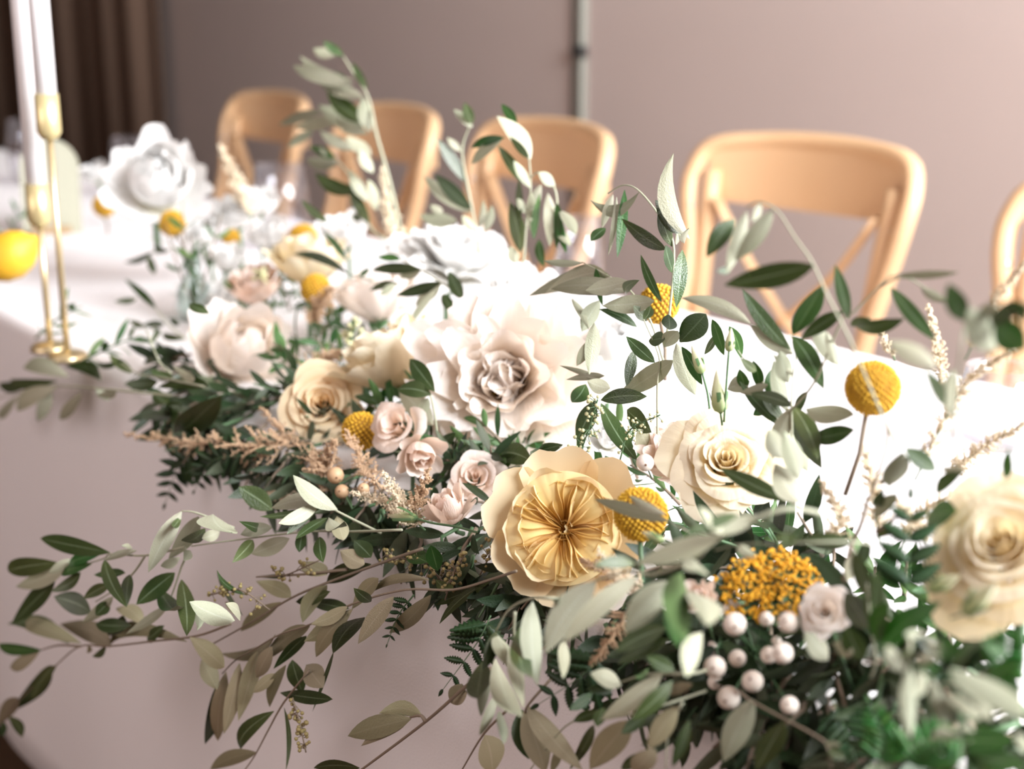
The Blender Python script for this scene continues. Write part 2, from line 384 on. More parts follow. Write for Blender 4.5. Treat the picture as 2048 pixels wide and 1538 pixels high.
# the cloth: front hang, rounded edge, top, rounded edge, back hang
HEM = .625
prof = []
for i in range(13): prof.append((0, -HEM + (HEM - .014) * i / 12, 1 - i / 12))
for i in range(1, 5):
    a = i / 4 * pi / 2; prof.append((.014 * (1 - math.cos(a)), -.014 + .014 * math.sin(a), 0))
for i in range(1, 9): prof.append((.014 + (D_FAR - D_FRONT - .028) * i / 9, 0, 0))
for i in range(1, 5):
    a = i / 4 * pi / 2; prof.append((D_FAR - D_FRONT - .014 + .014 * math.sin(a), -.014 + .014 * math.cos(a), 0))
for i in range(1, 13): prof.append((D_FAR - D_FRONT, -.014 - (HEM - .014) * i / 12, -i / 12))
n = 300; vv = []; ff = []; K = len(prof)
for i in range(n + 1):
    t = T0 + (T1 - T0) * i / n
    for (a, z, hang) in prof:
        fold = .5 + .5 * math.sin(t * 15 + 2.2 * math.sin(t * 3.1) + .8)
        amp = .022 * abs(hang) ** 1.3 * (.35 + .65 * (math.sin(t * 2.3 + .4) * .5 + .5))
        out = fold * amp * (-1 if hang > 0 else 1 if hang < 0 else 0)
        wob = .0012 * noise.noise(V((t * 3, a * 3, 1))) if hang == 0 else 0
        vv.append(TP(t, D_FRONT + a + out, Z_TAB + z + wob))
    if i:
        for j in range(K - 1):
            a = (i - 1) * K + j; b = i * K + j
            ff.append((a, a + 1, b + 1, b))
tcl = mesh_obj('tablecloth', vv, ff, M['cloth'], origin=TP(1.5, .87, Z_TAB))
tag(tcl, 'long white tablecloth draped over the table, front hanging in shade', 'tablecloth')
so = tcl.modifiers.new('thickness', 'SOLIDIFY'); so.thickness = .0015; so.offset = -1

# ------------------------------------------------------------------ crossback chairs (origin on the floor below the seat centre, facing -Y)
def make_chair():
    root = bpy.data.objects.new('crossback_chair', None); COL.objects.link(root); root['_o'] = (0, 0, 0)
    W = .188; yb = .19
    # seat
    m = MB(); nn = 28; pr = []
    ring = []
    for kk in range(nn):
        a = 2 * pi * kk / nn
        sxx = .215 * (abs(math.cos(a)) ** .75) * (1 if math.cos(a) >= 0 else -1); syy = .205 * (abs(math.sin(a)) ** .75) * (1 if math.sin(a) >= 0 else -1)
        ring.append((sxx * (1 - .1 * (syy > 0)), syy))
    v = []; f = []
    for (s, z) in ((.0, .445), (.86, .445), (1, .452), (1, .478), (.95, .486), (.0, .484)):
        v += [V((x * s, y * s, z)) for x, y in ring]
    for i in range(5):
        for kk in range(nn):
            f.append((i * nn + kk, i * nn + (kk + 1) % nn, (i + 1) * nn + (kk + 1) % nn, (i + 1) * nn + kk))
    m.add(v, f); m.build('seat', M['wood'], root)
    for s in (-1, 1):
        m = MB(); m.tube([(s * .15, -.15, .446), (s * .175, -.175, 0)], [.017, .013], 10); m.build('leg', M['wood'], root)
        # back leg rises into the back post
        m = MB(); m.tube(smooth_path([(s * .195, .25, 0), (s * .18, .185, .30), (s * .172, .18, .48), (s * .178, .205, .66), (s * W, .235, .835)], 4), [.013] * 5 + [.016] * 8 + [.0165] * 3 + [.015], 12); m.build('back_post', M['wood'], root)
        # X slats
        pts = [(s * .165, .22, .79), (s * .09, .222, .69), (0, .215 + s * .004, .605), (-s * .1, .195, .52), (-s * .13, .185, .485)]
        m = MB(); m.tube(smooth_path(pts, 4), .0055, 8, flat=2.4); m.build('cross_slat', M['wood'], root)
        m = MB(); m.lathe((s * .212, .205, .775), [(0, -.004), (.008, -.004), (.008, 0.002), (.005, .005), (0, .006)], 12, axis=V((s * .5, -1, 0))); m.build('bolt', M['bolt'], root)
    m = MB(); m.tube(smooth_path([(-.165, -.16, .22), (0, -.17, .2), (.165, -.16, .22)], 5), .009, 8); m.build('stretcher', M['wood'], root)
    m = MB(); m.tube([(-.19, .19, .24), (.19, .19, .24)], .009, 8); m.build('stretcher', M['wood'], root)
    # curved top board behind the posts
    v = []; f = []; nn = 16
    for i in range(nn + 1):
        x = -.2 + .4 * i / nn; q = x / .2
        yc = .282 - .036 * q * q
        zt = .888 - .016 * q * q; zb = .778 + .006 * q * q
        v += [V((x, yc - .009, zb)), V((x, yc - .009, zt)), V((x, yc + .009, zt)), V((x, yc + .009, zb))]
        if i:
            a = (i - 1) * 4; b = i * 4
            f += [(a, a + 1, b + 1, b), (a + 1, a + 2, b + 2, b + 1), (a + 2, a + 3, b + 3, b + 2), (a + 3, a, b, b + 3)]
    f += [(3, 2, 1, 0), (nn * 4, nn * 4 + 1, nn * 4 + 2, nn * 4 + 3)]
    m = MB(); m.add(v, f); m.build('top_rail', M['wood'], root, smooth=False)
    # bent hoop: over the top and down both sides to the seat
    pts = [(-.185, .12, .46), (-.192, .16, .58), (-.204, .20, .70), (-.222, .212, .79), (-.222, .228, .84), (-.196, .248, .878), (-.1, .276, .890), (0, .284, .893)]
    pts = pts + [(-x, y, z) for (x, y, z) in pts[-2::-1]]
    m = MB(); m.tube(smooth_path(pts, 4), .0155, 10); m.build('hoop', M['wood'], root)
    return root
def copy_tree(o, parent=None):
    c = o.copy(); COL.objects.link(c)
    if parent: c.parent = parent
    for ch in list(o.children): copy_tree(ch, c)
    return c
chair = make_chair()
spots = [  # left end pixel of the top rail, yaw jitter, label
    (1424, 4, 1.80, 'honey beech crossback chair standing nearest in full, behind the tall drooping olive stem'),
    (985, -6, 1.715, 'honey beech crossback chair in front of the grey steel wall rod'),
    (704, -6, 1.715, 'beech crossback chair partly hidden by the tallest olive branch'),
    (478, -4, 1.72, 'farthest beech crossback chair, beside the dark curtain'),
    (2070, 2, 1.72, 'beech crossback chair cut off by the right edge of the picture')]
face = math.atan2(N.y, N.x) - pi / 2            # chair back towards +N
first = True
kids = list(chair.children)
for i, (px, jit, dB, lab) in enumerate(spots):
    o = chair if i == 0 else copy_tree(chair)
    # the left post of the back stands where the pixel looks, at rail height
    best = None
    lo, hi = 1.0, 3.2
    q = at(px, 300, dB); t = q.dot(U)
    zt = .87
    # refine t so that the post top at height zt falls on the pixel column
    for _ in range(30):
        p = TP(t, dB, zt); r = p - CAM
        x = 1024 + FPX * r.x / depth(p)
        t += (x - px) / 900.0 * .5
    a = face + math.radians(jit)
    yb = V((-math.sin(a), math.cos(a), 0)); xb = V((math.cos(a), math.sin(a), 0))
    post = TP(t, dB, 0)
    side = -1 if xb.dot(V((1, 0, 0))) > 0 else 1
    o.location = post - xb * (side * .205) - yb * .25
    o.rotation_euler = (0, 0, a)
    tag(o, lab, 'chair', 'crossback chairs along the far side of the table')

# ------------------------------------------------------------------ table things at the far left
def candle(px, py, d, cup_px, lab_c, lab_h, r=.0105):
    base = at(px, py, d); base.z = Z_TAB + .001
    ztop = cup_px
    h = thing('candlestick', lab_h, 'candlestick', base)
    m = MB(); m.lathe(base, [(0, 0), (.021, 0), (.021, .004), (.018, .007), (.005, .009), (.0, .009)], 24); m.build('base', M['brass'], h)
    m = MB(); m.tube([base + UP * .008, base + UP * (ztop - .04)], .0034, 10); m.build('stem', M['brass'], h)
    m = MB(); m.lathe(base, [(0, ztop - .045), (.008, ztop - .045), (.0122, ztop - .038), (.0122, ztop), (.0110, ztop), (.0110, ztop - .03), (0, ztop - .03)], 16); m.build('cup', M['holder'], h)
    c = thing('taper_candle', lab_c, 'candle', base + UP * (ztop - .029))
    m = MB(); m.lathe(base, [(0, ztop - .029), (r, ztop - .029), (r * .93, ztop + .24), (r * .6, ztop + .25), (0, ztop + .252)], 16); m.build('wax', M['wax'], c)
    m = MB(); m.tube([base + UP * (ztop + .25), base + UP * (ztop + .262)], .001, 6); m.build('wick', M['berry_eye'], c)
candle(92, 592, .655, .180, 'white taper candle in the shorter candlestick, lower of the pair', 'shorter slim brass candlestick near the left edge')
candle(124, 575, .69, .275, 'white taper candle in the taller candlestick, higher of the pair', 'taller slim brass candlestick just behind the shorter one')
# arched card
cb = at(105, 455, .80); cb.z = Z_TAB + .001
wv = V((1, .12, 0)).normalized(); dv = V((-wv.y, wv.x, 0))
v = []; hw = .047
outl = [(-hw, 0)] + [(hw * math.cos(a), .105 + hw * math.sin(a)) for a in [pi - pi * i / 16 for i in range(17)]] + [(hw, 0)]
for off in (0, .004): v += [cb + wv * x + UP * z + dv * (off + z * .12) for x, z in outl]
k = len(outl)
f = [tuple(range(k))[::-1], tuple(range(k, 2 * k))] + [(i, (i + 1) % k, k + (i + 1) % k, k + i) for i in range(k)]
cd = thing('table_sign', 'sage green arched table card standing behind the candlesticks', 'sign', cb)
mesh_obj('card', v, f, M['card'], cd, smooth=False)
m = MB(); m.box(cb - wv * .03 - dv * .012, wv * .06, dv * .03, UP * .012); m.build('card_stand', M['table_wood'], cd, smooth=False)
# stemless glasses
def tumbler(px, py, d, lab, R=.040, H=None):
    rim = at(px, py, d)
    z = rim.z - Z_TAB if H is None else H
    b = V((rim.x, rim.y, Z_TAB + .0015))
    o = thing('stemless_glass', lab, 'glass', b, 'stemless glasses along the far side')
    pr = [(0, 0), (R * .62, 0), (R * .95, z * .12), (R * 1.12, z * .35), (R * 1.1, z * .6), (R * .93, z), (R * .90, z), (R * 1.06, z * .6), (R * 1.07, z * .36), (R * .9, z * .14), (R * .55, z * .035), (0, z * .035)]
    m = MB(); m.lathe(b, pr, 28); m.build('bowl', M['glass'], o)
tumbler(558, 330, 1.03, 'clear stemless glass in front of the two farthest chairs')
tumbler(258, 275, 1.08, 'clear stemless glass behind the large far white peony', R=.036)
tumbler(48, 240, 1.0, 'clear stemless glass behind the white candles', R=.036)
tumbler(1160, 436, 1.05, 'clear stemless glass behind the upright olive leaves in the middle', R=.026)
tumbler(2005, 735, 1.02, 'clear stemless glass at the right, behind the cream astilbe', R=.032)
# lemons
def lemon(px, py, d, r, lab, cut=False):
    c = at(px, py, d); c.z = max(c.z, Z_TAB + r * .95)
    ax = V((.8, .2, .5)).normalized()
    o = thing('lemon', lab, 'lemon', c)
    pr = [(0, -1.42), (.12, -1.38), (.25, -1.22), (.55, -1.0), (.85, -.6), (1, 0), (.85, .6), (.55, 1.0), (.25, 1.2), (.14, 1.34), (0, 1.4)]
    m = MB(); m.lathe(c, [(a * r, b * r) for a, b in pr], 20, axis=ax); m.build('peel', M['lemon'], o)
    m = MB(); m.lathe(c - ax * r * 1.4, [(0, -.05 * r), (.12 * r, -.02 * r), (.1 * r, .06 * r), (0, .06 * r)], 8, axis=ax); m.build('stem_scar', M['stem_brown'], o)
lemon(18, 512, .66, .028, 'orange-yellow lemon at the left edge beside the brass candlesticks')
# ------------------------------------------------------------------ plant builders
def leaf_geo(B, T, w, nrm, side_k=0.0, norm_k=0.0, fold=.12, nu=9, shape='olive'):
    """closed lens-like leaf: upper surface, underside, shared rim"""
    ax = T - B; Ln = ax.length; a = ax / Ln
    nr = (nrm - a * nrm.dot(a))
    nr = nr.normalized() if nr.length > 1e-6 else a.orthogonal().normalized()
    s = a.cross(nr)
    vs = []; uv = []
    cols = (-1, -.5, 0, .5, 1)
    rows = []
    for i in range(nu + 1):
        u = i / nu
        if shape == 'olive': f = max(.035, math.sin(pi * min(1, u ** .92)) ** .8)
        elif shape == 'broad': f = max(.05, math.sin(pi * u ** .72) ** .75)
        else: f = max(.05, math.sin(pi * u ** .95) ** .65)
        if i == 0: f = .05
        if i == nu: f = .02
        c = B + ax * u + s * (side_k * Ln * 4 * u * (1 - u)) + nr * (norm_k * Ln * 4 * u * (1 - u))
        r = []
        for v in cols:
            h = fold * w * (abs(v) ** 1.2) * f - fold * .6 * w * (v * v) ** 2 * f
            r.append(c + s * (v * w * .5 * f) + nr * h)
        rows.append(r)
    for i, r in enumerate(rows):
        for j, p in enumerate(r): vs.append(p); uv.append(((cols[j] + 1) / 2, i / nu))
    th = max(.00035, w * .02)
    bot = {}
    for i in range(nu + 1):
        for j in range(5):
            bot[(i, j)] = len(vs); vs.append(rows[i][j] - nr * (th if 0 < j < 4 else 0)); uv.append(((cols[j] + 1) / 2, i / nu))
    def bi(i, j): return bot.get((i, j), i * 5 + j)
    fs = []; mi = []
    for i in range(nu):
        for j in range(4):
            fs.append((i * 5 + j, i * 5 + j + 1, (i + 1) * 5 + j + 1, (i + 1) * 5 + j)); mi.append(0)
            fs.append((bi(i, j), bi(i + 1, j), bi(i + 1, j + 1), bi(i, j + 1))); mi.append(1)
    return vs, fs, mi, uv
def add_leaf(parent, B, T, w, nrm, mats, side_k=0., norm_k=0., fold=.12, name='leaf', shape='olive', nu=9):
    vs, fs, mi, uv = leaf_geo(B, T, w, nrm, side_k, norm_k, fold, nu, shape)
    return mesh_obj(name, vs, fs, mats, parent, True, mi, uv)
OL = None
def mats_of(kind):
    return {'o': (M['olive_top'], M['olive_under']), 'r': (M['olive_top'], M['shaded_under']), 'g': (M['green_top'], M['green_under']), 'f': (M['fern'], M['fern']), 'b': (M['fern_bright'], M['fern_bright']), 'k': (M['dark_top'], M['dark_under'])}[kind]
VIEWS = {'A': (0, 0, .342), 'B': (500, 0, .342), 'C': (1100, 0, .463), 'D': (0, 500, .342), 'E': (500, 420, .342), 'F': (1000, 420, .342),
         'G': (1448, 420, .293), 'H': (0, 1012, .342), 'I': (400, 1012, .342), 'J': (900, 1012, .342), 'K': (1348, 1012, .342), 'L': (900, 780, .342),
         'M': (250, 800, .342), 'N': (1600, 900, .21875), 'Q': (1600, 1202, .21875), 'R': (350, 400, .2197), 'P': (0, 0, 1.0)}
def parse(s):
    return [tuple(x.strip().split(',')) for x in s.replace('\n', ' ').split(';') if x.strip()]
def branch(label, view, d, stems, leaves, srad=2.6, smat='stem_pale', kind='o', name='olive_branch', cat='branch', spread=.018, group=None, shape='olive', fold=.12, lit=0.0, dx=None):
    x0, y0, sc_ = VIEWS[view]
    def pt(x, y, dd): return at(x0 + float(x) * sc_, y0 + float(y) * sc_, dd)
    paths = []
    for st in (stems.split('|') if stems else []):
        P = []
        for q in parse(st):
            dd = float(q[2]) if len(q) > 2 else d
            if dx:
                xp = x0 + float(q[0]) * sc_; f = max(0, min(1, (xp - dx[0]) / (dx[2] - dx[0]))); dd = dx[1] + (dx[3] - dx[1]) * f
            P.append((float(q[0]), float(q[1]), dd))
        paths.append(P)
    org = pt(*paths[0][0]) if paths else pt(*(parse(leaves)[0][:2] + (d,)))
    o = thing(name, label, cat, org, group)
    for i, P in enumerate(paths):
        pts = smooth_path([pt(*q) for q in P], 5)
        r0 = px2m(pts[0], srad)
        n = len(pts)
        m = MB(); m.tube(pts, [r0 * (1.15 - .6 * j / max(1, n - 1)) for j in range(n)], 7)
        m.build('stem', M[smat], o)
    flat = [q for P in paths for q in P]
    # denser samples of the stem for the depth of a leaf's base
    dense = []
    for P in paths:
        for a, b in zip(P, P[1:]):
            for t in (0, .25, .5, .75, 1): dense.append(tuple(a[k] + (b[k] - a[k]) * t for k in range(3)))
    for q in parse(leaves):
        bx, by, tx, ty, w = map(float, q[:5]); side = q[5]; k = float(q[6]) if len(q) > 6 else rnd.uniform(-.05, .05)
        kd = side[1] if len(side) > 1 else kind
        dd = min(dense, key=lambda s: (s[0] - bx) ** 2 + (s[1] - by) ** 2)[2] if dense else d
        B = pt(bx, by, dd)
        dt = dd + rnd.uniform(-spread, spread * .6)
        if lit: dt = dd - min(lit, 2.0) * rnd.uniform(.008, .024)
        if B.z < Z_TAB + .03: dt = min(dt, max(dd, .505))
        T = pt(tx, ty, dt)
        to = (CAM - (B + T) / 2).normalized()
        a = (T - B).normalized()
        nr = (to - a * to.dot(a)).normalized()
        roll = rnd.uniform(-.6, .6)
        if lit and (side[0] == 'd' or rnd.random() < .35):
            lv = to + (UP * .75 - U) * (lit * rnd.uniform(.5, 1.1)); lv = (lv - a * lv.dot(a)).normalized()
            roll = min(1.0, nr.angle(lv)); nr = lv if roll < 1.0 else nr.lerp(lv, .6).normalized()
        else: nr = Matrix.Rotation(roll, 3, a) @ nr
        if side[0] == 'd': nr = -nr
        wm = px2m(B, w * sc_) / math.cos(roll) * 1.12
        kk = -k if side[0] == 'd' else k
        add_leaf(o, B, T, wm, nr, mats_of(kd), kk, rnd.uniform(-.09, .09), fold, shape=shape)
    return o

def frame_of(axis, spin=0.0):
    z = V(axis).normalized(); x = z.orthogonal().normalized(); x = Matrix.Rotation(spin, 3, z) @ x
    return x, z.cross(x), z
def facing(P, r, u, c):
    to = (CAM - P).normalized()
    rt = V((1, 0, 0)); up = rt.cross(-to).normalized()
    return (rt * r + up * u + to * c).normalized()

def petal(L, W, e0, e1, cup=.7, ruf=.05, notch=.0, seed=0, nu=9, nv=8, tip=.22, base=.28, curl=0.0):
    """sheet in (radial, tangential, axial) coordinates, base at the origin"""
    rr = random.Random(seed); ph = rr.uniform(0, 6.28); ph2 = rr.uniform(0, 6.28); fq = rr.uniform(2.2, 3.6)
    vs = []; uv = []
    path = [(0., 0., e0)]
    for i in range(nu):
        u = (i + .5) / nu
        e = e0 + (e1 - e0) * u - curl * max(0, u - .72) / .28
        r, z, _ = path[-1]
        path.append((r + math.cos(e) * L / nu, z + math.sin(e) * L / nu, e))
    for i in range(nu + 1):
        for j in range(nv + 1):
            v = -1 + 2 * j / nv
            u = i / nu * (1 - tip * abs(v) ** 2.4 - notch * max(0, math.sin(v * 5 + ph)) * .25)
            k = u * nu; k0 = min(nu - 1, int(k)); fr = k - k0
            r = path[k0][0] * (1 - fr) + path[k0 + 1][0] * fr; z = path[k0][1] * (1 - fr) + path[k0 + 1][1] * fr; e = path[k0 + 1][2]
            wf = base + (1 - base) * math.sin(min(1, u * 1.25) * pi / 2) ** 1.1
            fi = v * cup
            lat = W * .5 * wf * (math.sin(fi) / cup if cup > .01 else v)
            ino = W * .5 * wf * ((1 - math.cos(fi)) / cup if cup > .01 else 0)
            dn = ruf * L * (u ** 2.5) * (math.sin(fq * v * 1.6 + ph) * .6 + math.sin(fq * 3.1 * v + ph2) * .35 * abs(v) ** .5)
            nrm = (-math.sin(e), math.cos(e))
            vs.append((r + nrm[0] * (ino + dn), lat, z + nrm[1] * (ino + dn)))
            uv.append((j / nv, i / nu))
    fs = [(i * (nv + 1) + j, i * (nv + 1) + j + 1, (i + 1) * (nv + 1) + j + 1, (i + 1) * (nv + 1) + j) for i in range(nu) for j in range(nv)]
    return vs, fs, uv
def put_petal(parent, C, fr, az, r0, z0, pet, mat, name='petal', twist=0.0):
    x, y, z = fr
    ra = x * math.cos(az) + y * math.sin(az); ta = -x * math.sin(az) + y * math.cos(az)
    ct, st = math.cos(twist), math.sin(twist)
    vs = []
    for (r, l, h) in pet[0]:
        r2, l2 = r * ct - l * st, r * st + l * ct
        vs.append(C + ra * (r0 + r2) + ta * l2 + z * (z0 + h))
    return mesh_obj(name, vs, pet[1], mat, parent, True, None, pet[2])
def stem_below(parent, C, ax, R, L=.05, mat='stem_green'):
    end = C - V(ax) * (R * .8)
    tgt = V((end.x, end.y, max(Z_TAB + .004, end.z - L))) - V(ax) * .006
    if N.dot(tgt) < D_FRONT + .01: tgt = tgt + N * (D_FRONT + .012 - N.dot(tgt)); tgt.z = max(tgt.z, Z_TAB + .004)
    m = MB(); m.tube([C - V(ax) * (R * .42), end, tgt], R * .045 + .0008, 7); m.build('stem', M[mat], parent)

def peony(label, px, py, rpx, d, face, mat='peony', seed=1, style='open', name='peony', group=None, n_scale=1.0, stem=True):
    C = at(px, py, d); R = px2m(C, rpx) * (1.06 if style == 'open' else 1.24); ax = facing(C, *face)
    rr = random.Random(seed)
    fr = frame_of(ax, rr.uniform(0, 6.28))
    o = thing(name, label, 'flower', C - ax * R * .5, group)
    C0 = C - ax * R * .45
    D2 = math.radians
    if style == 'open':
        rings = [(9, 1.20, 1.0, 36, 2, .5, .02), (9, 1.14, .95, 48, 16, .65, .04), (9, 1.04, .85, 60, 40, .75, .07), (8, .92, .76, 70, 66, .85, .09), (8, .78, .64, 80, 92, .95, .09), (7, .64, .5, 86, 110, 1.0, .06)]
    elif style == 'ball':
        rings = [(6, 1.15, 1.05, 18, 62, .7, .05), (7, 1.25, 1.0, 30, 112, 1.0, .05), (7, 1.2, .95, 45, 125, 1.1, .07), (7, 1.05, .8, 60, 130, 1.1, .07), (8, .9, .6, 75, 130, 1.1, .05), (6, .7, .45, 84, 120, 1.0, .03)]
    elif style == 'bowl':
        rings = [(7, 1.2, 1.05, 22, 72, .8, .05), (7, 1.15, .95, 35, 88, .9, .06), (7, 1.0, .8, 52, 98, 1.0, .07), (7, .85, .65, 66, 104, 1.0, .08), (8, .66, .45, 78, 110, 1.0, .05)]
    for k, (n, L, W, e0, e1, cup, r0) in enumerate(rings):
        n = max(4, int(n * n_scale))
        off = rr.uniform(0, 6.28)
        for i in range(n):
            az = off + 2 * pi * i / n + rr.uniform(-.18, .18)
            p = petal(L * R * rr.uniform(.9, 1.08), W * R * rr.uniform(.88, 1.12), D2(e0 + rr.uniform(-6, 6)), D2(e1 + rr.uniform(-10, 10)), cup * rr.uniform(.8, 1.15), rr.uniform(.05, .12) if style == 'open' else rr.uniform(.04, .09), rr.uniform(.3, 1.3), rr.random(), nu=11, nv=14 if rpx > 70 else 9, curl=rr.uniform(-.3, .6))
            put_petal(o, C0, fr, az, r0 * R, (.02 * k) * R, p, M[mat], twist=rr.uniform(-.15, .15))
    for i in range(7):
        p = petal(R * rr.uniform(.56, .68), R * rr.uniform(.52, .66), D2(rr.uniform(76, 88)), D2(rr.uniform(125, 150)), 1.0, rr.uniform(.03, .08), .8, rr.random(), nu=7, nv=6)
        put_petal(o, C0, fr, i * 2.4, R * (.10 + .018 * i), .2 * R, p, M[mat], 'centre_petal', twist=rr.uniform(-.3, .3))
    # stamens deep inside
    m = MB()
    for i in range(24):
        a = rr.uniform(0, 6.28); q = rr.uniform(0, .1) * R
        b = C0 + fr[0] * math.cos(a) * q + fr[1] * math.sin(a) * q
        tpt = b + (ax + fr[0] * math.cos(a) * .3 + fr[1] * math.sin(a) * .3) * R * .42
        m.tube([b, tpt], R * .008, 4); m.octa(tpt, R * .025, ax, 1.8)
    stuff(m.build('stamens', M['yellow_petal'], o))
    m = MB(); m.lathe(C0, [(0, -.12 * R), (.1 * R, -.1 * R), (.2 * R, -.02 * R), (.22 * R, .05 * R)], 12, axis=ax); m.build('calyx', M['sepal'], o)
    if stem: stem_below(o, C, ax, R)
    return o

def rose(label, px, py, rpx, d, face, mat='cream', seed=1, n=24, H=.62, flare=.55, tight=1.0, name='rose', group=None, outer_mat=None, stem=True, ruf=.03, cat='flower', inner=.05):
    """spiral of wrapped petals, high centre, outer petals rolled back"""
    C = at(px, py, d); R = px2m(C, rpx); ax = facing(C, *face)
    rr = random.Random(seed); x, y, z = frame_of(ax, rr.uniform(0, 6.28))
    o = thing(name, label, cat, C - ax * R * .6, group)
    az = 0.0
    for i in range(n):
        s = i / (n - 1)
        az += 2.399 + rr.uniform(-.25, .25)
        rt = R * (inner + (1 - inner) * s ** 1.05 * tight)
        rb = R * (.04 + .28 * s)
        top = R * H * (.50 - .50 * s ** 1.6) + rr.uniform(-.02, .02) * R
        bot = -R * H * .75
        span = 2.9 - 1.2 * s
        fl = flare * R * .34 * max(0, s - .25) ** 1.0
        ph = rr.uniform(0, 6.28); fq = rr.uniform(2, 3.2)
        nu, nv = 9, 12; vs = []; uv = []
        lean = rr.uniform(-.06, .06)
        for a in range(nu + 1):
            u = a / nu
            for b in range(nv + 1):
                v = -1 + 2 * b / nv
                uu = u * (1 - .20 * abs(v) ** 2.2 * (.5 + s))
                ang = az + v * span * .5 * (.45 + .55 * math.sin(min(1, uu * 1.3) * pi / 2))
                r = rb + (rt - rb) * uu ** 1.15
                zz = bot + (top - bot) * math.sin(uu * pi / 2) ** .8
                q = max(0, uu - .72) / .28
                r += fl * q * q * (1 + .5 * abs(v)); zz -= fl * .85 * q * q * q * (1 + .6 * v * v)
                w_ = ruf * R * uu ** 3 * (math.sin(fq * v * 2 + ph) + .4 * math.sin(fq * 5 * v + ph * 2)) * (.3 + s)
                r += w_ * .6 + .045 * R * s * abs(v) ** 1.5; zz += w_ * .6 + lean * R * v * uu
                vs.append(C + x * (r * math.cos(ang)) + y * (r * math.sin(ang)) + z * zz); uv.append((b / nv, u))
        fs = [(a * (nv + 1) + b, a * (nv + 1) + b + 1, (a + 1) * (nv + 1) + b + 1, (a + 1) * (nv + 1) + b) for a in range(nu) for b in range(nv)]
        mesh_obj('petal', vs, fs, M[outer_mat] if outer_mat and s > .75 else M[mat], o, True, None, uv)
    for i in range(5):
        a = 2 * pi * i / 5
        p = petal(R * .5, R * .2, math.radians(10), math.radians(60), .5, .02, 0, i, nu=5, nv=4, base=.8, tip=.6)
        put_petal(o, C - ax * R * H * .78, (x, y, z), a, .03 * R, 0, p, M['sepal'], 'sepal')
    if stem: stem_below(o, C, ax, R)
    return o

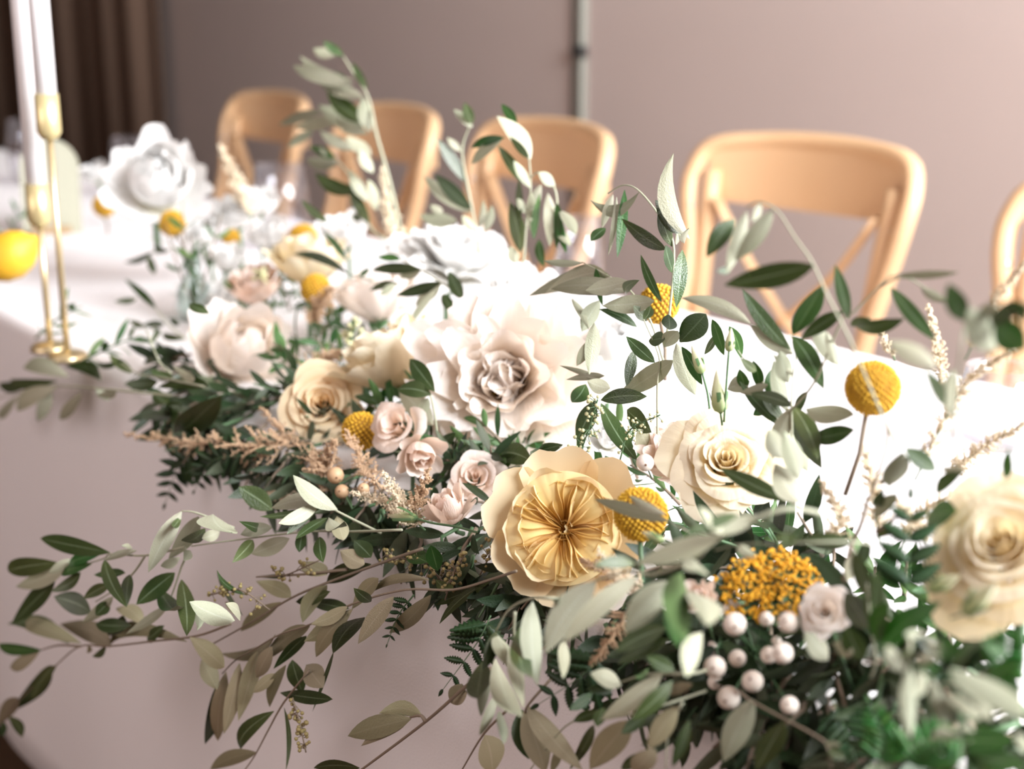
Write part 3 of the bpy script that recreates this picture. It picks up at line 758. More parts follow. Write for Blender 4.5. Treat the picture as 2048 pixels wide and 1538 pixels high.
def garden_rose(label, px, py, rpx, d, face, seed=3):
    """cupped guard petals round a quartered heart of many upright folded petals"""
    C = at(px, py, d); R = px2m(C, rpx); ax = facing(C, *face)
    rr = random.Random(seed); fr = frame_of(ax, .4); x, y, z = fr
    o = thing('garden_rose', label, 'flower', C - ax * R * .6)
    C0 = C - ax * R * .62
    D2 = math.radians
    for (n, L, W, e0, e1, cup, mt, r0) in ((6, 1.50, 1.35, 8, 48, .6, 'butter_outer', .02), (8, 1.28, 1.0, 14, 76, .8, 'butter_outer', .05), (9, 1.18, .85, 20, 90, .9, 'butter', .06)):
        off = rr.uniform(0, 6.28)
        for i in range(n):
            p = petal(L * R * rr.uniform(.95, 1.05), W * R, D2(e0 + rr.uniform(-5, 5)), D2(e1 + rr.uniform(-8, 8)), cup, rr.uniform(.02, .05), .3, rr.random(), nu=10, nv=10)
            put_petal(o, C0, fr, off + 2 * pi * i / n + rr.uniform(-.1, .1), r0 * R, 0, p, M[mt])
    # heart: five folded swirls
    nq = 5
    for qd in range(nq):
        ca = 2 * pi * qd / nq + rr.uniform(-.12, .12)
        for j in range(9):
            g = (j - 4) / 4.0
            az = ca + g * pi / nq * .95
            side = 1 if g >= 0 else -1
            nu, nv = 10, 5; vs = []; uv = []
            ph = rr.uniform(0, 6.28)
            rin = R * rr.uniform(.05, .10) + R * .10 * abs(g) * 0
            rout = R * rr.uniform(.80, .90)
            if j % 3 == 1: rout = R * rr.uniform(.5, .7)
            swirl = -g * .42 + rr.uniform(-.08, .08)
            for a in range(nu + 1):
                u = a / nu
                r = rin + (rout - rin) * u
                hh = R * (.50 + .30 * math.sin(min(1, u * 1.02) * pi * .58) - .08 * u ** 4) * rr.uniform(.985, 1.015)
                for b in range(nv + 1):
                    v = b / nv
                    an = az + swirl * (1 - u) ** 1.3 + .05 * math.sin(u * 6 + ph) + side * .30 * v ** 1.6 * (1 - .55 * u) * (1 if j != 4 else 0)
                    zz = hh * (.15 + .85 * v)
                    rq = r - .06 * R * v * u
                    vs.append(C0 + ax * R * .12 + x * (rq * math.cos(an)) + y * (rq * math.sin(an)) + z * zz)
                    uv.append((u, .25 + .75 * (u * .55 + v * .45)))
            fs = [(a * (nv + 1) + b, a * (nv + 1) + b + 1, (a + 1) * (nv + 1) + b + 1, (a + 1) * (nv + 1) + b) for a in range(nu) for b in range(nv)]
            mesh_obj('inner_petal', vs, fs, M['butter'], o, True, None, uv)
    vs = []; uv = []; nr_, na = 14, 90
    for i in range(nr_ + 1):
        u = i / nr_; r = R * (.02 + .88 * u)
        for k in range(na):
            an = 2 * pi * k / na
            lob = math.sin(5 * an + 1.4 * (1 - u)) * .5 + .5
            hz = R * (.50 + .30 * math.sin(min(1, u * 1.02) * pi * .58) - .08 * u ** 4) * (.86 + .07 * lob * math.sin(pi * u)) - (.16 * R * (1 - u) ** 6)
            hz += R * .012 * math.sin(22 * an + 3 * u + 2 * math.sin(5 * an)) * u
            vs.append(C0 + ax * R * .12 + x * (r * math.cos(an)) + y * (r * math.sin(an)) + z * hz); uv.append((k / na, .12 + .75 * u))
    fs = [(i * na + k, i * na + (k + 1) % na, (i + 1) * na + (k + 1) % na, (i + 1) * na + k) for i in range(nr_) for k in range(na)]
    mesh_obj('heart', vs, fs, M['butter'], o, True, None, uv)
    # crumpled centre
    for i in range(9):
        p = petal(R * rr.uniform(.26, .36), R * .26, D2(70), D2(rr.uniform(100, 150)), 1.0, .12, .6, rr.random(), nu=6, nv=6)
        put_petal(o, C0 + ax * R * .36, fr, i * 2.4, R * rr.uniform(.04, .2), 0, p, M['butter'], 'centre_petal')
    m = MB(); m.lathe(C0, [(0, -.2 * R), (.1 * R, -.18 * R), (.16 * R, -.05 * R), (.3 * R, .08 * R)], 12, axis=ax); m.build('calyx', M['sepal'], o)
    stem_below(o, C, ax, R)
    return o

def craspedia(label, px, py, rpx, d, stem_to=None, seed=1):
    C = at(px, py, d); R = px2m(C, rpx); rr = random.Random(seed)
    o = thing('craspedia', label, 'flower', C - UP * R, 'yellow craspedia balls')
    m = MB(); m.lathe(C, [(R * .93 * math.sin(a), R * .93 * math.cos(a)) for a in [pi - pi * i / 12 for i in range(13)]], 20); m.build('core', M['craspedia_core'], o)
    m = MB(); n = 420 if rpx > 45 else 240
    br = R * 1.52 / math.sqrt(n)
    for i in range(n):
        zz = 1 - 2 * (i + .5) / n; q = math.sqrt(1 - zz * zz); a = i * 2.39996
        dr = V((q * math.cos(a), q * math.sin(a), zz))
        m.ico(C + dr * R * (.955 + rr.uniform(-.02, .02)), br * rr.uniform(.85, 1.1), .12)
    stuff(m.build('florets', M['craspedia'], o))
    P0 = C - UP * R * .9
    if stem_to: P1 = at(stem_to[0], stem_to[1], stem_to[2] if len(stem_to) > 2 else d)
    else: P1 = V((C.x, C.y, max(Z_TAB + .003, C.z - R - .07))) + V((rr.uniform(-.01, .01), 0, 0))
    if stem_to: P0 = C + (P1 - C).normalized() * R * .9
    m = MB(); m.tube([P0, (P0 + P1) / 2 + V((.002, 0, 0)), P1], R * .055 + .0006, 7); m.build('stem', M['stem_brown'] if stem_to else M['stem_green'], o)
    return o

def plume(label, pts, wpx, mat='astilbe_tan', seed=1, dens=1.0, name='astilbe_plume', fl=2.4, group=None, view='P', srad=2.0):
    """feathery flower spike: stem, short side branches, tiny florets. pts are pixel x, y, d from foot to tip"""
    rr = random.Random(seed); x0, y0, s = VIEWS[view]
    P = smooth_path([at(x0 + a * s, y0 + b * s, dd) for a, b, dd in pts], 8)
    o = thing(name, label, 'flower', P[0], group)
    m = MB(); r0 = px2m(P[0], srad); m.tube(P, [r0 * (1 - .7 * i / len(P)) for i in range(len(P))], 6); m.build('stem', M['stem_green'] if mat == 'astilbe_cream' else M['stem_brown'], o)
    L = sum((b - a).length for a, b in zip(P, P[1:]))
    W = px2m(P[0], wpx)
    m = MB()
    nb = int(62 * dens); fr = px2m(P[0], fl)
    for i in range(nb):
        u = .12 + .88 * i / nb
        k = u * (len(P) - 1); k0 = min(len(P) - 2, int(k)); p = P[k0].lerp(P[k0 + 1], k - k0); t = (P[k0 + 1] - P[k0]).normalized()
        sd = t.orthogonal().normalized(); sd = Matrix.Rotation(rr.uniform(0, 6.28), 3, t) @ sd
        bl = W * (1 - u) ** .7 * rr.uniform(.6, 1.1) + fr
        dr = (sd * .85 + t * .6).normalized()
        nf = max(2, int(bl / (fr * 1.15)))
        for j in range(nf):
            c = p + dr * (bl * (j + .6) / nf) + V((rr.uniform(-1, 1), rr.uniform(-1, 1), rr.uniform(-1, 1))) * fr * .8
            for _ in range(3):
                m.octa(c + V((rr.uniform(-1, 1), rr.uniform(-1, 1), rr.uniform(-1, 1))) * fr * .7, fr * rr.uniform(.55, 1.1) * (1 - .3 * j / nf), V((rr.uniform(-1, 1), rr.uniform(-1, 1), rr.uniform(-1, 1))), 1.2)
        m.tube([p, p + dr * bl], fr * .18, 4, cap=False)
    stuff(m.build('florets', M[mat], o, smooth=False))
    return o

def seeds(label, pts, view='P', n=26, wpx=26, rpx=4.5, mat='seed', seed=1, name='seed_sprig'):
    rr = random.Random(seed); x0, y0, s = VIEWS[view]
    P = smooth_path([at(x0 + a * s, y0 + b * s, dd) for a, b, dd in pts], 6)
    o = thing(name, label, 'seed sprig', P[0])
    m = MB(); m.tube(P, px2m(P[0], 1.6), 6)
    R = px2m(P[0], rpx); W = px2m(P[0], wpx); g = MB()
    for i in range(n):
        u = rr.uniform(.15, 1); k = u * (len(P) - 1); k0 = min(len(P) - 2, int(k)); p = P[k0].lerp(P[k0 + 1], k - k0)
        dr = V((rr.uniform(-1, 1), rr.uniform(-1, 1), rr.uniform(-1, 1))).normalized()
        q = p + dr * W * rr.uniform(.35, 1) * (1.1 - .6 * u)
        if N.dot(q) > D_FRONT - .01 and q.z < Z_TAB: q = q - N * (N.dot(q) - D_FRONT + .012)
        m.tube([p, q], R * .2, 4, cap=False)
        g.ico(q, R * rr.uniform(.7, 1.1), .1)
    m.build('stem', M['stem_green'] if mat == 'seed_pale' else M['stem_brown'], o)
    stuff(g.build('seeds', M[mat], o))
    return o

def bud(label, bx, by, tx, ty, wpx, d, stem, view='P', name='lisianthus_bud', dt=None):
    x0, y0, s = VIEWS[view]
    B = at(x0 + bx * s, y0 + by * s, d); T = at(x0 + tx * s, y0 + ty * s, dt or d)
    ax = (T - B); L = ax.length; ax.normalize(); w_ = px2m(B, wpx * s) / 2
    o = thing(name, label, 'bud', B)
    x, y, z = frame_of(ax)
    vs = []; uv = []; nu, nn = 12, 14
    for i in range(nu + 1):
        u = i / nu
        r = w_ * (math.sin(pi * u ** .62) ** .7 * (1 - .25 * u)) if 0 < i < nu else w_ * .04
        for k in range(nn):
            a = 2 * pi * k / nn + u * 1.6
            rr_ = r * (1 + .10 * math.sin(a * 5))
            vs.append(B + z * (u * L) + x * rr_ * math.cos(a) + y * rr_ * math.sin(a)); uv.append((k / nn, u))
    fs = [(i * nn + k, i * nn + (k + 1) % nn, (i + 1) * nn + (k + 1) % nn, (i + 1) * nn + k) for i in range(nu) for k in range(nn)]
    mesh_obj('petals', vs, fs, M['bud'], o, True, None, uv)
    for i in range(5):
        p = petal(L * .55, w_ * .5, math.radians(50), math.radians(88), .3, .0, 0, i, nu=5, nv=2, base=.7, tip=.0)
        put_petal(o, B, (x, y, z), 2 * pi * i / 5, w_ * .12, 0, p, M['sepal'], 'sepal')
    if stem:
        P = [B + z * L * .03] + [at(x0 + a * s, y0 + b * s, d) for a, b in stem]
        m = MB(); m.tube(smooth_path(P, 5), px2m(B, 2.4), 7); m.build('stem', M['stem_green'], o)
    return o

def fern(label, pts, wpx, view='P', n=9, kind='f', name='fern_frond', seed=1, serr=True, droop=0.0, asp=.42):
    """pinnate frond with serrated leaflets; pts foot to tip (x, y, d)"""
    rr = random.Random(seed); x0, y0, s = VIEWS[view]
    P = smooth_path([at(x0 + a * s, y0 + b * s, dd) for a, b, dd in pts], 8)
    o = thing(name, label, 'fern', P[0])
    m = MB(); r0 = px2m(P[0], 1.8); m.tube(P, [r0 * (1 - .7 * i / len(P)) for i in range(len(P))], 6); m.build('stem', M['stem_green'], o)
    W = px2m(P[0], wpx * s)
    mat = mats_of(kind)[0]
    for i in range(n):
        u = .18 + .78 * i / (n - 1)
        k = u * (len(P) - 1); k0 = min(len(P) - 2, int(k)); p = P[k0].lerp(P[k0 + 1], k - k0); t = (P[k0 + 1] - P[k0]).normalized()
        to = (CAM - p).normalized(); sd = t.cross(to).normalized()
        ln = W * (1 - .75 * u ** 1.4)
        for sg in ((-1, 1) if i < n - 1 else (0,)):
            dr = (sd * sg * .85 + t * .55 + V((0, 0, -droop))).normalized() if sg else t
            nr = (to + sd * rr.uniform(-.4, .4) + t * rr.uniform(-.3, .3)).normalized()
            nr = (nr - dr * nr.dot(dr)).normalized(); q = dr.cross(nr)
            l = ln * rr.uniform(.85, 1.1); wl = l * asp
            vs = []; fs = []; uv = []; nn = 16
            for a in range(nn + 1):
                x = a / nn
                f = max(.02, math.sin(pi * x ** .75) ** .8)
                if serr: f *= (1.0 if a % 2 else .62)
                cc = p + dr * (l * x) + nr * (-.08 * l * x * x)
                vs += [cc - q * (wl * .5 * f) + dr * (l * .02 if a % 2 else 0), cc + nr * (wl * .06), cc + q * (wl * .5 * f) + dr * (l * .02 if a % 2 else 0), cc - nr * (wl * .03)]
                uv += [(0, x), (.5, x), (1, x), (.5, x)]
                if a:
                    b0 = (a - 1) * 4; b1 = a * 4
                    fs += [(b0, b0 + 1, b1 + 1, b1), (b0 + 1, b0 + 2, b1 + 2, b1 + 1), (b0, b1, b1 + 3, b0 + 3), (b0 + 3, b1 + 3, b1 + 2, b0 + 2)]
            mesh_obj('leaflet', vs, fs, mat, o, True, None, uv)
    return o

def sprig3d(label, P0, dr, L, nl, leaf_len, name='olive_sprig', kind='o', group=None, seed=0, droop=.3, wr=.24, flip=.5):
    rr = random.Random(seed); dr = V(dr).normalized()
    pts = []; p = V(P0); dv = dr.copy()
    for i in range(7):
        pts.append(p.copy()); p = p + dv * (L / 6); dv = (dv + V((0, 0, -droop / 6)) + V((rr.uniform(-1, 1), rr.uniform(-1, 1), rr.uniform(-1, 1))) * .06).normalized()
    def keep(q, m_=.008):
        q = V(q)
        if N.dot(q) > D_FRONT - m_ and q.z < Z_TAB + m_: q.z = Z_TAB + m_ if N.dot(q) > D_FRONT + .02 else q.z
        if N.dot(q) > D_FRONT - m_ and q.z < Z_TAB + m_ * .9: q = q - N * (N.dot(q) - D_FRONT + m_)
        return q
    pts = [keep(q) for q in pts]
    o = thing(name, label, 'sprig', pts[0], group)
    m = MB(); m.tube(pts, [.0016 * (1 - .09 * i) for i in range(7)], 6); m.build('stem', M['stem_brown'] if rr.random() < .5 else M['stem_green'], o)
    for i in range(nl):
        u = .1 + .9 * (i // 2 * 2 + .3) / nl; k = min(5.99, u * 6); k0 = int(k); q = pts[k0].lerp(pts[k0 + 1], k - k0); t = (pts[k0 + 1] - pts[k0]).normalized()
        sd = t.orthogonal().normalized(); sd = Matrix.Rotation(i * pi + (i // 2) * 1.57 + rr.uniform(-.4, .4), 3, t) @ sd
        ld = (sd * .8 + t * .7 + V((0, 0, -.15))).normalized()
        l = leaf_len * rr.uniform(.7, 1.15)
        T = keep(q + ld * l)
        nr = t + UP * .6 if rr.random() > .3 else (CAM - q).normalized()
        if rr.random() < flip * .5: nr = -nr
        add_leaf(o, q, T, l * wr * rr.uniform(.85, 1.2), nr, mats_of(kind), rr.uniform(-.06, .06), rr.uniform(-.1, .1), nu=6)
    return o
# ------------------------------------------------------------------ flowers of the runner
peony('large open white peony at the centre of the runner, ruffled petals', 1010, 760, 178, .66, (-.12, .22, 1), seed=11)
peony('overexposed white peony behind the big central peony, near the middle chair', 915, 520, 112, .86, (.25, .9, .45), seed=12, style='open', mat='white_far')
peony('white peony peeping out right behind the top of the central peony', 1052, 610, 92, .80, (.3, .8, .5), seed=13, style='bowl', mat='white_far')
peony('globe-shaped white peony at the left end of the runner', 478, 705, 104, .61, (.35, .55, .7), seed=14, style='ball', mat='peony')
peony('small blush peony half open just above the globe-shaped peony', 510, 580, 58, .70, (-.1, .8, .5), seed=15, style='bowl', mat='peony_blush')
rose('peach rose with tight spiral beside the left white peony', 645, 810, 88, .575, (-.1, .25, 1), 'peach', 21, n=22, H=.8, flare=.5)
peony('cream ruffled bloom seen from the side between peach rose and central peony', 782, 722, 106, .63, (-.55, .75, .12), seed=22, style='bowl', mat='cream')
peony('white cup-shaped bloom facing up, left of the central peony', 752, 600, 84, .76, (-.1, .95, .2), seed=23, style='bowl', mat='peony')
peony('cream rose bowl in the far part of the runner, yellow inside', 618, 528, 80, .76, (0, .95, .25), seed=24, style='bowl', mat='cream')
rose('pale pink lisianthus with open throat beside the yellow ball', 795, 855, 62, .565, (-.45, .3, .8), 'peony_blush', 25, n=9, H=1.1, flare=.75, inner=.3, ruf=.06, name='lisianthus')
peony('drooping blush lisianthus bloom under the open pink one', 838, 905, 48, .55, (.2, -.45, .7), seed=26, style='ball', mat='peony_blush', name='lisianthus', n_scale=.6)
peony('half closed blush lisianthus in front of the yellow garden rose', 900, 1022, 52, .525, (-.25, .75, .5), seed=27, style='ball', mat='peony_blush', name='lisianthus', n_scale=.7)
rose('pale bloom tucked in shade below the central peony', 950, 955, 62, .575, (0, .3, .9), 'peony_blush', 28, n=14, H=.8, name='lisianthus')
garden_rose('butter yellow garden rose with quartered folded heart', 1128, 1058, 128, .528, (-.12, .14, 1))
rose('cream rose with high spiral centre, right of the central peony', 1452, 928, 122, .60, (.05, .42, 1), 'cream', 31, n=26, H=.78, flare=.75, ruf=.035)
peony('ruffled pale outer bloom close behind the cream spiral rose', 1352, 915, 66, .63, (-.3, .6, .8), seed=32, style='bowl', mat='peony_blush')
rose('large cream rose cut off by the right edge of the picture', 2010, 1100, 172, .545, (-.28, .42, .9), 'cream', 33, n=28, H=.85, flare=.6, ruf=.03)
rose('small ivory spray rose under the yellow yarrow', 1650, 1222, 58, .50, (-.05, .2, 1), 'peony', 34, n=18, H=.9, flare=.5, ruf=.05, name='spray_rose')
peony('white rose deep behind the drooping pale olive leaves', 1222, 700, 62, .74, (.1, .8, .5), seed=35, style='ball', mat='white_far')
peony('white bloom half hidden between garden rose and central peony', 1218, 878, 42, .64, (.1, .6, .8), seed=36, style='ball', mat='white_far')
peony('small white petals drooping beside the white berries', 1398, 1195, 34, .475, (-.2, .2, .9), seed=37, style='ball', mat='peony_blush', name='lisianthus', n_scale=.6)
peony('very large white peony standing far down the table', 314, 372, 100, .74, (.05, .55, .8), seed=41, style='ball', mat='white_far')
for i, (x, y, r, d, lab) in enumerate([(470, 432, 52, .84, 'white bloom behind the pale astilbe tip far down the table'), (408, 470, 40, .80, 'white bloom over the green bud vase'), (452, 520, 42, .74, 'white freesia bloom in front of the green bud vase'), (540, 470, 50, .80, 'white bloom left of the far cream bowl rose'), (520, 410, 44, .92, 'white bloom at the foot of the stemless glass'), (690, 470, 52, .88, 'white bloom right of the far cream bowl rose'), (440, 600, 44, .72, 'white bloom left of the small blush peony'), (800, 500, 36, .9, 'white bloom at the foot of the tallest olive branch'), (190, 350, 30, .9, 'white bloom beside the sage card')]):
    peony(lab, x, y, r, d, (rnd.uniform(-.4, .3), .8, .5), seed=50 + i, style='bowl', mat='white_far', n_scale=.7, name='white_flower', group='white blooms far down the runner')

craspedia('yellow craspedia ball crossed by a bare olive stem, right side', 1745, 776, 56, .575, (1690, 990, .57), 1)
craspedia('yellow craspedia ball between garden rose and cream rose', 1281, 1028, 55, .507, None, 2)
craspedia('yellow craspedia ball behind the upright dark olive leaves', 1318, 608, 40, .72, (1330, 760, .70), 3)
craspedia('yellow craspedia ball in the shade beside the pink lisianthus', 722, 862, 38, .56, None, 4)
craspedia('small yellow craspedia ball under the far cream bowl rose', 632, 578, 30, .72, None, 5)
craspedia('ochre craspedia ball under the far large peony', 345, 447, 26, .70, (395, 560, .7), 6)
craspedia('yellow craspedia ball half hidden left of the far large peony', 208, 412, 22, .76, (215, 470, .76), 7)
craspedia('yellow craspedia ball peeping out above the far cream bowl rose', 606, 478, 30, .82, None, 8)
craspedia('pale yellow craspedia among the white blooms over the vase', 462, 476, 18, .76, None, 9)

# yarrow: a flat dome of tiny florets on branching stalks
C = at(1548, 1158, .52); o = thing('yarrow', 'golden yarrow head of tiny florets above the white berries', 'flower', C - UP * .03)
Rx = px2m(C, 118); ax = facing(C, .1, .45, 1); x, y, z = frame_of(ax); g = MB(); s_ = MB()
xx = (V((1, 0, 0)) - ax * ax.x).normalized(); yy = ax.cross(xx)
root = C - ax * Rx * .8
for i in range(34):
    q = math.sqrt((i + .5) / 34) * .9; a = i * 2.39996
    cc = C + xx * (q * math.cos(a) * Rx) + yy * (q * math.sin(a) * Rx * .72) - ax * (q * q * Rx * .38) + ax * rnd.uniform(-.06, .06) * Rx
    s_.tube([root, cc - ax * Rx * .1], .0007, 5)
    for k in range(16):
        b = rnd.uniform(0, 6.28); e = math.sqrt(rnd.random()) * Rx * .17
        p = cc + xx * math.cos(b) * e + yy * math.sin(b) * e + ax * rnd.uniform(-.04, .05) * Rx
        s_.tube([cc - ax * Rx * .1, p], .0004, 4, cap=False)
        g.ico(p, Rx * rnd.uniform(.026, .042), .25); g.ico(p + V((rnd.uniform(-1, 1), rnd.uniform(-1, 1), rnd.uniform(-1, 1))) * Rx * .035, Rx * rnd.uniform(.018, .028), .25)
stuff(g.build('florets', M['yarrow'], o)); s_.tube([root, root - ax * .03 - UP * .01], .0016, 6); s_.build('stalks', M['stem_green'], o)

# white berries
def berries(label, view, lst, d, stems, name='snowberry_sprig', group=None, mat='berry'):
    x0, y0, s = VIEWS[view]
    org = at(x0 + lst[0][0] * s, y0 + lst[0][1] * s, d)
    o = thing(name, label, 'berries', org, group)
    for (bx, by, r, dd) in lst:
        c = at(x0 + bx * s, y0 + by * s, d + dd); R = px2m(c, r * s)
        ax = facing(c, rnd.uniform(-.5, .2), rnd.uniform(-.35, .25), 1)
        m = MB(); m.lathe(c, [(R * math.sin(a) * (1 + .03 * math.cos(a)), R * math.cos(a) * 1.04) for a in [pi - pi * i / 14 for i in range(15)]], 20, axis=ax)
        b = m.build('berry', M[mat], o)
        m = MB(); m.lathe(c + ax * R * 1.035, [(0, -.02 * R), (R * .15, -.005 * R), (R * .10, .07 * R), (R * .04, .02 * R), (0, .02 * R)], 8, axis=ax)
        m2 = m.build('calyx', M['berry_eye'], None); m2.parent = b
        m2.data.transform(Matrix.Translation(-V(o['_o'])))
        st = at(x0 + stems[0] * s, y0 + stems[1] * s, d + .03)
        m = MB(); m.tube(smooth_path([c - ax * R * .9, c.lerp(st, .5) - ax * .006, st], 4), R * .09, 5); m.build('stem', M['stem_green'], o)
    return o
berries('cluster of white snowberries hanging below the yellow yarrow', 'K', [(340, 600, 55, .02), (355, 690, 68, -.01), (540, 660, 45, .02), (670, 680, 62, 0), (600, 790, 30, .02), (555, 870, 50, .008), (635, 860, 62, -.012), (370, 890, 52, .005), (240, 940, 65, -.01), (240, 1030, 45, .012), (215, 830, 42, .02), (460, 1025, 63, -.005), (320, 1120, 68, -.01), (675, 1165, 55, .0)], .49, (470, 860))
berries('three snowberries tinted tan for the shade, left of the pink lisianthus', 'M', [(1270, 535, 42, 0), (1230, 440, 50, .01), (1395, 520, 36, .006)], .53, (1330, 640), name='berry_sprig', mat='berry_shaded')
berries('single cream berry wedged between garden rose and cream rose', 'L', [(1140, 425, 52, 0)], .56, (1180, 520))

# lisianthus buds
bud('plump green-white lisianthus bud above the cream spiral rose', 1290, 1190, 1268, 930, 110, .60, [(1300, 1260)], 'F')
bud('slim lisianthus bud left of the plump one', 1185, 960, 1120, 790, 72, .61, [(1215, 1080), (1235, 1260)], 'F')
bud('small green lisianthus bud on the tallest dark stem', 1338, 830, 1352, 690, 62, .60, [(1325, 1000), (1310, 1240)], 'F')
bud('white lisianthus bud pointing left under the cream astilbe', 1710, 695, 1535, 675, 75, .505, [(1800, 720), (1930, 740), (2060, 775)], 'M')
bud('cream bud pointing up left over the yellow ball', 1250, 210, 1120, 150, 60, .47, [(1330, 220), (1400, 260)], 'J')
bud('green bud beside the large right-hand rose', 1190, 1270, 1460, 1150, 150, .50, [(1050, 1330)], 'N')
bud('pale green bud in front of the large right-hand rose', 1500, 1500, 1800, 1210, 190, .47, [(1380, 1536)], 'N')

# ------------------------------------------------------------------ astilbe
plume('tan astilbe plume sticking out to the left over the cloth', [(620, 880, .54), (500, 890, .515), (380, 885, .49), (245, 868, .47)], 62, 'astilbe_tan', 1, 1.8)
plume('tan astilbe plume beneath the peach rose', [(680, 960, .54), (600, 900, .53), (520, 815, .53)], 60, 'astilbe_tan', 2, 1.5)
plume('dusty astilbe plume under the shaded yellow ball', [(640, 1000, .53), (650, 930, .52), (670, 880, .52)], 56, 'astilbe_tan', 3, 1.4)
plume('dusty astilbe plume between shaded yellow ball and pink lisianthus', [(760, 980, .54), (730, 930, .53), (690, 860, .53)], 50, 'astilbe_tan', 4, 1.3)
plume('cream astilbe spray in front of the blush lisianthus', [(850, 1060, .52), (800, 1020, .51), (700, 985, .49)], 44, 'astilbe_cream', 5, 1.5)
plume('short cream astilbe spray rising beside the white bud', [(800, 1060, .52), (800, 1000, .51), (765, 945, .50)], 36, 'astilbe_cream', 6, 1.1)
plume('tan astilbe spray left of the blush lisianthus', [(800, 1050, .52), (840, 990, .52), (858, 935, .52)], 36, 'astilbe_tan', 7, 1.1)
plume('pale astilbe stub over the dark leaf on the left', [(660, 1000, .52), (590, 995, .50), (520, 985, .49)], 34, 'astilbe_cream', 8, 1.1)
plume('pinkish astilbe behind the peach rose', [(600, 760, .62), (640, 725, .62), (690, 705, .62)], 44, 'astilbe_tan', 9, 1.3)
plume('pinkish astilbe under the far small yellow ball', [(620, 650, .70), (640, 610, .70), (668, 575, .70)], 44, 'astilbe_tan', 10, 1.1)
plume('pinkish astilbe in front of the garden rose heart', [(1260, 1190, .49), (1210, 1140, .49), (1160, 1120, .485)], 40, 'astilbe_tan', 11, 1.2, fl=2)
plume('cream astilbe between garden rose and front olive leaves', [(1300, 1180, .485), (1235, 1150, .48), (1195, 1095, .48)], 34, 'astilbe_cream', 12, 1.1, fl=2)
plume('tan astilbe hanging in shade under the front olive leaves', [(1260, 1210, .47), (1220, 1280, .465), (1180, 1330, .46)], 40, 'astilbe_tan', 13, 1.2, fl=2)
plume('pale astilbe tip standing far down the table', [(505, 440, .84), (480, 380, .84), (440, 292, .84)], 34, 'astilbe_cream', 14, 1.3, fl=3)
plume('pale astilbe behind the tallest olive branch', [(800, 500, .86), (780, 430, .86), (765, 330, .86)], 34, 'astilbe_cream', 15, 1.6, fl=3)
plume('cream astilbe spike at the right edge against the chair', [(1930, 720, .60), (1985, 610, .60), (2055, 520, .60)], 26, 'astilbe_cream', 16, 1.4, fl=3.2)
plume('cream astilbe spike left of the blurred right-hand olive tip', [(1880, 800, .66), (1878, 700, .66), (1855, 610, .66)], 24, 'astilbe_cream', 17, 1.4, fl=3)
plume('cream astilbe arching over the white cloth on the right', [(1830, 960, .62), (1930, 770, .62), (2030, 700, .62)], 30, 'astilbe_cream', 18, 1.6, fl=3)
plume('airy cream astilbe behind the forked olive stem', [(1760, 1090, .58), (1745, 970, .58), (1725, 890, .58)], 46, 'astilbe_cream', 19, 1.8, fl=2.2)
plume('airy cream astilbe right of the cream spiral rose', [(1650, 1110, .57), (1680, 1030, .57), (1640, 960, .57)], 42, 'astilbe_cream', 20, 1.5, fl=2.2)
plume('airy cream astilbe behind the serrated fern', [(1800, 1100, .6), (1850, 1020, .6), (1970, 960, .6)], 40, 'astilbe_cream', 21, 1.8, fl=2.2)
plume('low cream astilbe under the serrated fern', [(1860, 1100, .57), (1830, 1040, .57), (1790, 1000, .57)], 40, 'astilbe_cream', 22, 1.4, fl=2.2)
plume('cream astilbe at the right edge over the large rose', [(1880, 960, .66), (1960, 900, .66), (2060, 840, .66)], 34, 'astilbe_cream', 23, 1.6, fl=2.6)
plume('small astilbe tuft by the bare stems on the right', [(1790, 720, .64), (1775, 690, .64), (1762, 660, .64)], 16, 'astilbe_cream', 24, .8, fl=2.6)

# ------------------------------------------------------------------ seed sprigs
seeds('green seed clusters right of the central peony', [(1140, 960, .60), (1170, 880, .595), (1195, 800, .59)], n=60, wpx=40, rpx=4.2, mat='seed_pale', seed=1)
seeds('pale seed cluster above the garden rose', [(1240, 920, .60), (1260, 860, .60), (1320, 830, .60)], n=30, wpx=30, rpx=3.6, mat='seed_pale', seed=2)
seeds('brown seed beads dangling at the lower left', [(570, 1150, .48), (600, 1330, .478), (610, 1500, .475)], n=34, wpx=22, rpx=4.8, seed=3) if False else None
seeds('brown seed beads dangling from the lowest left twig', [(585, 1395, .425), (598, 1440, .423), (612, 1505, .42)], n=34, wpx=24, rpx=5, seed=3)
seeds('brown seed clusters in shade under the blush lisianthus', [(900, 1180, .50), (850, 1130, .495), (770, 1110, .49)], n=60, wpx=40, rpx=4.6, seed=4)
seeds('brown seed cluster on the long shaded twig', [(640, 1120, .46), (570, 1150, .45), (545, 1140, .445)], n=22, wpx=24, rpx=4.8, seed=5)
seeds('brown seed cluster at left below the pale drooping leaves', [(540, 1220, .43), (480, 1180, .415), (420, 1190, .41)], n=36, wpx=30, rpx=4.4, seed=6)
seeds('seed cluster beside the guard petals of the garden rose', [(960, 1150, .51), (985, 1090, .51), (975, 1010, .52)], n=44, wpx=32, rpx=4, seed=7)
seeds('seed cluster low in front of the garden rose', [(890, 1200, .49), (910, 1140, .49), (930, 1110, .49)], n=36, wpx=30, rpx=5, seed=8)
seeds('small pale flower buds at the far white blooms', [(500, 600, .7), (515, 565, .7), (535, 535, .7)], n=24, wpx=26, rpx=6, mat='seed_pale', seed=9)
seeds('pale seed buds left of the cup-shaped bloom', [(660, 700, .66), (700, 680, .66), (715, 640, .66)], n=20, wpx=26, rpx=6, mat='seed_pale', seed=10)

